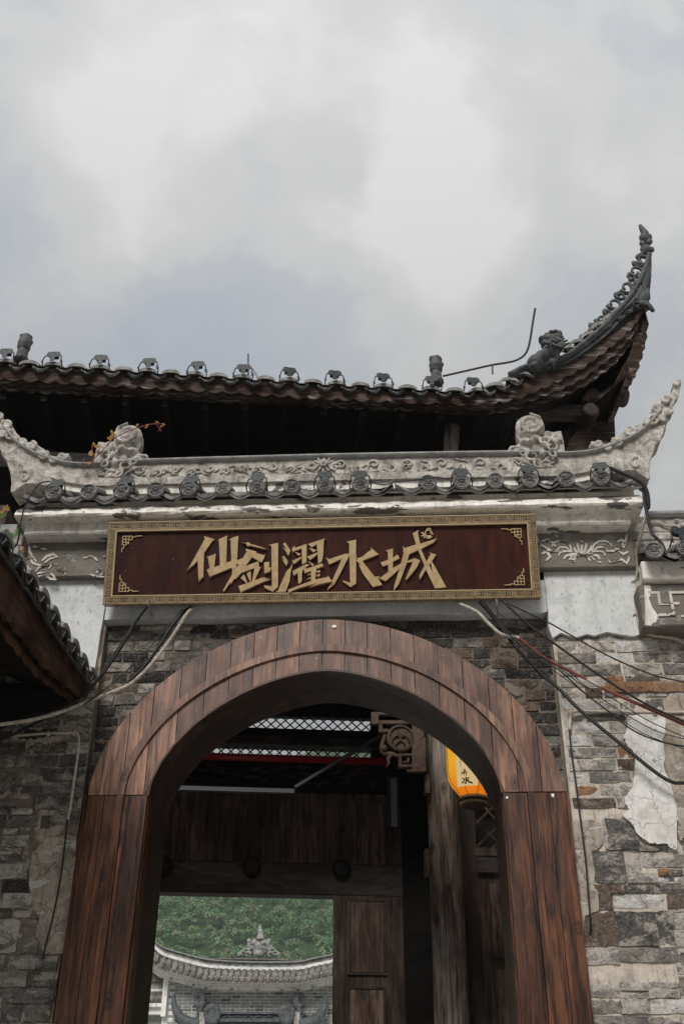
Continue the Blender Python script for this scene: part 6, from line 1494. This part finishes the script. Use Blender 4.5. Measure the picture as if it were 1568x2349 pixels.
# dark dragon ornaments over the far portal
def blobpath(m, pts, rr_, Y=YF-.4):
    P = smooth_pts([FP(x, y, Y) for x, y in pts], 3); n = len(P); m.tube(P, [lerp(rr_[0], rr_[1], i/(n-1)) for i in range(n)], 8)
for mirx in (False, True):
    X = (lambda x: x) if not mirx else (lambda x: 1760-x)
    m = MB(); blobpath(m, [(X(x), y) for x, y in ((275, 950), (270, 1010), (285, 1080), (320, 1140), (390, 1190), (480, 1210))], (.05, .22)); 
    for (x, y, r_) in ((265, 1010, .09), (280, 1050, .12), (300, 1100, .15), (330, 1090, .08), (360, 1130, .10), (300, 1160, .14), (350, 1190, .2), (275, 970, .07), (375, 1180, .15)): m.ell(FP(X(x), y, YF-.4), (r_*.75, r_*.75, r_*.75), 8, 6)
    m.build('dragon_horn', 'fdragon', far, remesh=.022)
    m = MB()
    for (x, y, r1_, r2_) in ((490, 960, .20, .10), (505, 1000, .17, .2), (500, 1040, .16, .2), (470, 1060, .10, .12), (460, 970, .09, .12), (450, 1050, .08, .06), (480, 1110, .14, .25), (470, 1160, .12, .2)): m.ell(FP(X(x), y, YF-.4), (r1_*.75, .13, r2_*.8), 8, 6)
    m.build('dragon_statue', 'fdragon', far, remesh=.022)
    m = MB()
    for k in range(12):
        a = k*math.pi/6; m.ell(FP(X(580+48*math.cos(a)), 1120+62*math.sin(a), YF-.5), (.11, .12, .12), 8, 6)
    for k in range(4): m.ell(FP(X(580+15*math.cos(k*1.6)), 1120+18*math.sin(k*1.6), YF-.5), (.13, .08, .13), 8, 6)
    m.build('scroll_boss', 'fdragon', far, remesh=.022)
    m = MB(); c = FP(X(500), 1160, YF-.5); m.box((c.x-.09, YF-.55, c.z-.4), (c.x+.09, YF-.4, c.z+.2)); m.build('stub_post', 'ridge', far)
for (y0_, y1_, dy, mt) in ((1103, 1120, .1, 'fdragon'), (1120, 1160, .0, 'fdragon'), (1160, 1185, .15, 'fdragon'), (1187, 1260, .05, 'fdragon')):
    a = FP(560, y1_, YF-.3); b = FP(1240, y0_, YF-.3); m = MB(); m.box((a.x, YF-.35-dy, a.z), (b.x, YF, b.z)); m.build('portal_ridge', mt, far)
m = MB()
P = [FP(640+i*12, 1140+9*math.sin(i*.9), YF-.37) for i in range(36)]; m.tube(P, .03, 5); m.build('wave_relief', 'fdragon', far)
# lower side roof at far left
far2 = thing('far_side_wall', 'lower tiled side wall left of the distant gatehouse', 'wall', (-9, YF, 0))
YG = YF+.3
def gl_(name, mat, x1_, y0_, y1_, yf):
    a = at(*CF(-400, y1_), yf); b = at(*CF(x1_, y0_), yf); m = MB(); m.box((a.x, yf, at(*CF(x1_, y1_), yf).z), (b.x, yf+.4, b.z)); return m.build(name, mat, far2)
gl_('ridge_layer', 'fgrey', 165, 640, 690, YG); gl_('ridge_layer', 'ridgeg', 175, 690, 730, YG-.1); gl_('roof_slope', 'ftile', 190, 730, 865, YG+.05); gl_('ridge_layer', 'fgrey', 190, 865, 915, YG-.1); gl_('ridge_layer', 'fwhite', 190, 915, 935, YG-.15)
gl_('roof_tiles', 'ftile', 185, 935, 1015, YG-.2); gl_('cornice_step', 'fwhite', 190, 1030, 1060, YG-.5); gl_('cornice_step', 'fwhite', 190, 1062, 1120, YG-.35); gl_('brick_face', 'fbrick', 200, 1120, 1900, YG)
for k in range(6):
    c = at(*CF(95+k*20-20, 1000-abs(k-3)*2), YG-.35); m = MB(); m.ell(c, (.10, .12, .10), 8, 6); m.build('round_tile', 'ftile', far2, smooth=True)
for k in range(7):
    a = at(*CF(80+k*18, 740), YG); b = at(*CF(60+k*18, 862), YG-.15); m = MB(); m.tube([a, b], .06, 6); m.build('cover_tile', 'ftile', far2)

# ================================================================== HILL AND FOREST
def hillz(x, y):
    d = max(0, y-150); s = 0.60*d if d < 195 else .60*195+.02*(d-195)
    return s*(1+.06*math.sin(x*.03+1)+.04*math.sin(x*.011))+2.5*noise.noise(Vector((x*.03, y*.03, 0)))*min(1, d/20)
rows = []
for j in range(50):
    y = 60+j*8; rows.append([(x*9.0-360, y, hillz(x*9.0-360, y)-.3) for x in range(81)])
m = MB(); m.sheet(rows); o = m.build('hill', 'hill', smooth=True); o['kind'] = 'structure'
def forest():
    import numpy as np
    rng = np.random.default_rng(5)
    # crown prototypes made of leaf clumps
    protos = []
    for k in range(5):
        V = []; n = 400
        lob = rng.normal(0, 1, (9, 3)); lob /= np.linalg.norm(lob, axis=1)[:, None]; lob[:, 2] = np.abs(lob[:, 2])*.8
        for i in range(n):
            L = lob[rng.integers(9)]; d = rng.normal(0, 1, 3); d /= np.linalg.norm(d); d[2] = abs(d[2])*.9 if rng.random() > .25 else d[2]
            c = L*1.35*np.array([1, 1, .75])+d*rng.uniform(.75, 1.0)*1.15; nrm = d+rng.normal(0, .45, 3); nrm /= np.linalg.norm(nrm)
            t = np.cross(nrm, rng.normal(0, 1, 3)); t /= np.linalg.norm(t); b = np.cross(nrm, t); s1 = rng.uniform(.11, .26); s2 = s1*rng.uniform(.5, .9)
            V += [c+t*s1, c+b*s2, c-t*s1, c-b*s2]
        protos.append(np.array(V))
    allv = []
    rows_ = []
    y = 188.
    while y < 375:
        st = 3.9; x = -y*.36; xe = y*.14
        while x < xe:
            if True: rows_.append((x+rng.uniform(-1, 1), y+rng.uniform(-1, 1), 1.0))
            x += st
        y += st*.95
    for (x, y, s) in rows_:
        sc = rng.uniform(.6, 1.25); a = rng.uniform(0, 6.28); P = protos[rng.integers(5)]*sc; c, s_ = math.cos(a), math.sin(a)
        Q = P.copy(); Q[:, 0] = P[:, 0]*c-P[:, 1]*s_; Q[:, 1] = P[:, 0]*s_+P[:, 1]*c; Q[:, 2] *= rng.uniform(.85, 1.3)
        Q += np.array([x, y, hillz(x, y)+1.6*sc]); allv.append(Q)
    A = np.concatenate(allv).astype(np.float32); nf = len(A)//4
    me = bpy.data.meshes.new('forest'); me.vertices.add(len(A)); me.vertices.foreach_set('co', A.ravel()); me.loops.add(nf*4); me.loops.foreach_set('vertex_index', np.arange(nf*4, dtype=np.int32))
    me.polygons.add(nf); me.polygons.foreach_set('loop_start', np.arange(0, nf*4, 4, dtype=np.int32)); me.update(calc_edges=True); me.materials.append(M['forest'])
    o = bpy.data.objects.new('forest', me); COL.objects.link(o); o['kind'] = 'stuff'; tag(o, 'green wooded hillside filling the doorway view beyond the far roof', 'forest')
    print('forest quads', nf, 'crowns', len(rows_))
forest()
hz = MB(); hz.box((-390, -55, -1.6), (390, 690, 150)); hm = bpy.data.materials.new('thin_haze'); hm.use_nodes = True; hm.node_tree.nodes.clear()
_o = hm.node_tree.nodes.new('ShaderNodeOutputMaterial'); _v = hm.node_tree.nodes.new('ShaderNodeVolumePrincipled'); _v.inputs['Color'].default_value = (.90, .94, .97, 1); _v.inputs['Density'].default_value = 5.5e-4; _v.inputs['Anisotropy'].default_value = .2
hm.node_tree.links.new(_v.outputs[0], _o.inputs['Volume']); o = hz.build('haze', hm); o['kind'] = 'stuff'
def nest(root_name, pairs):
    for r in [o for o in COL.objects if o.parent is None and o.name.split('.')[0] == root_name]:
        ch = [o for o in COL.objects if o.parent is r]
        for child, part in pairs:
            ps = [o for o in ch if o.name.split('.')[0] == part]
            if not ps: continue
            for c in [o for o in ch if o.name.split('.')[0] == child]:
                ctr = lambda q: sum((Vector(b) for b in q.bound_box), Vector())/8
                c.parent = min(ps, key=lambda q: (ctr(q)-ctr(c)).length)
nest('signboard', [('inner_bead', 'frame'), ('fret_border', 'frame'), ('flower_emblem', 'panel'), ('corner_fret', 'panel')])
nest('roof_spotlight', [('bolt', 'bracket'), ('tie_wire', 'cable')])
nest('paper_lantern', [('rib', 'lantern_body'), ('cream_panel', 'lantern_body'), ('cap_teeth', 'base_cap')])
nest('carved_bracket', [('bat_relief', 'medallion')])
nest('door_leaf', [('panel_moulding', 'door_panel')]); nest('lattice_door', [('panel_moulding', 'door_panel'), ('lattice_bar', 'window_rail')])
nest('wall_light_panel', [('diffuser', 'housing'), ('edge_strip', 'housing')])
nest('timber_hall', [('hip_rail', 'hip_horn'), ('scroll_crest', 'hip_horn'), ('horn_relief', 'hip_horn')])
nest('gate_roof', [('carved_scrolls', 'carved_band'), ('carved_peony', 'carved_band'), ('horn_crest', 'end_block')])
nest('gate_wall', [('painted_motif', 'frieze')])
nest('arch_door_frame', [('nail', 'plank'), ('paper_scrap', 'jamb_board')])
for o in COL.objects:
    if 'loc' in o: del o['loc']
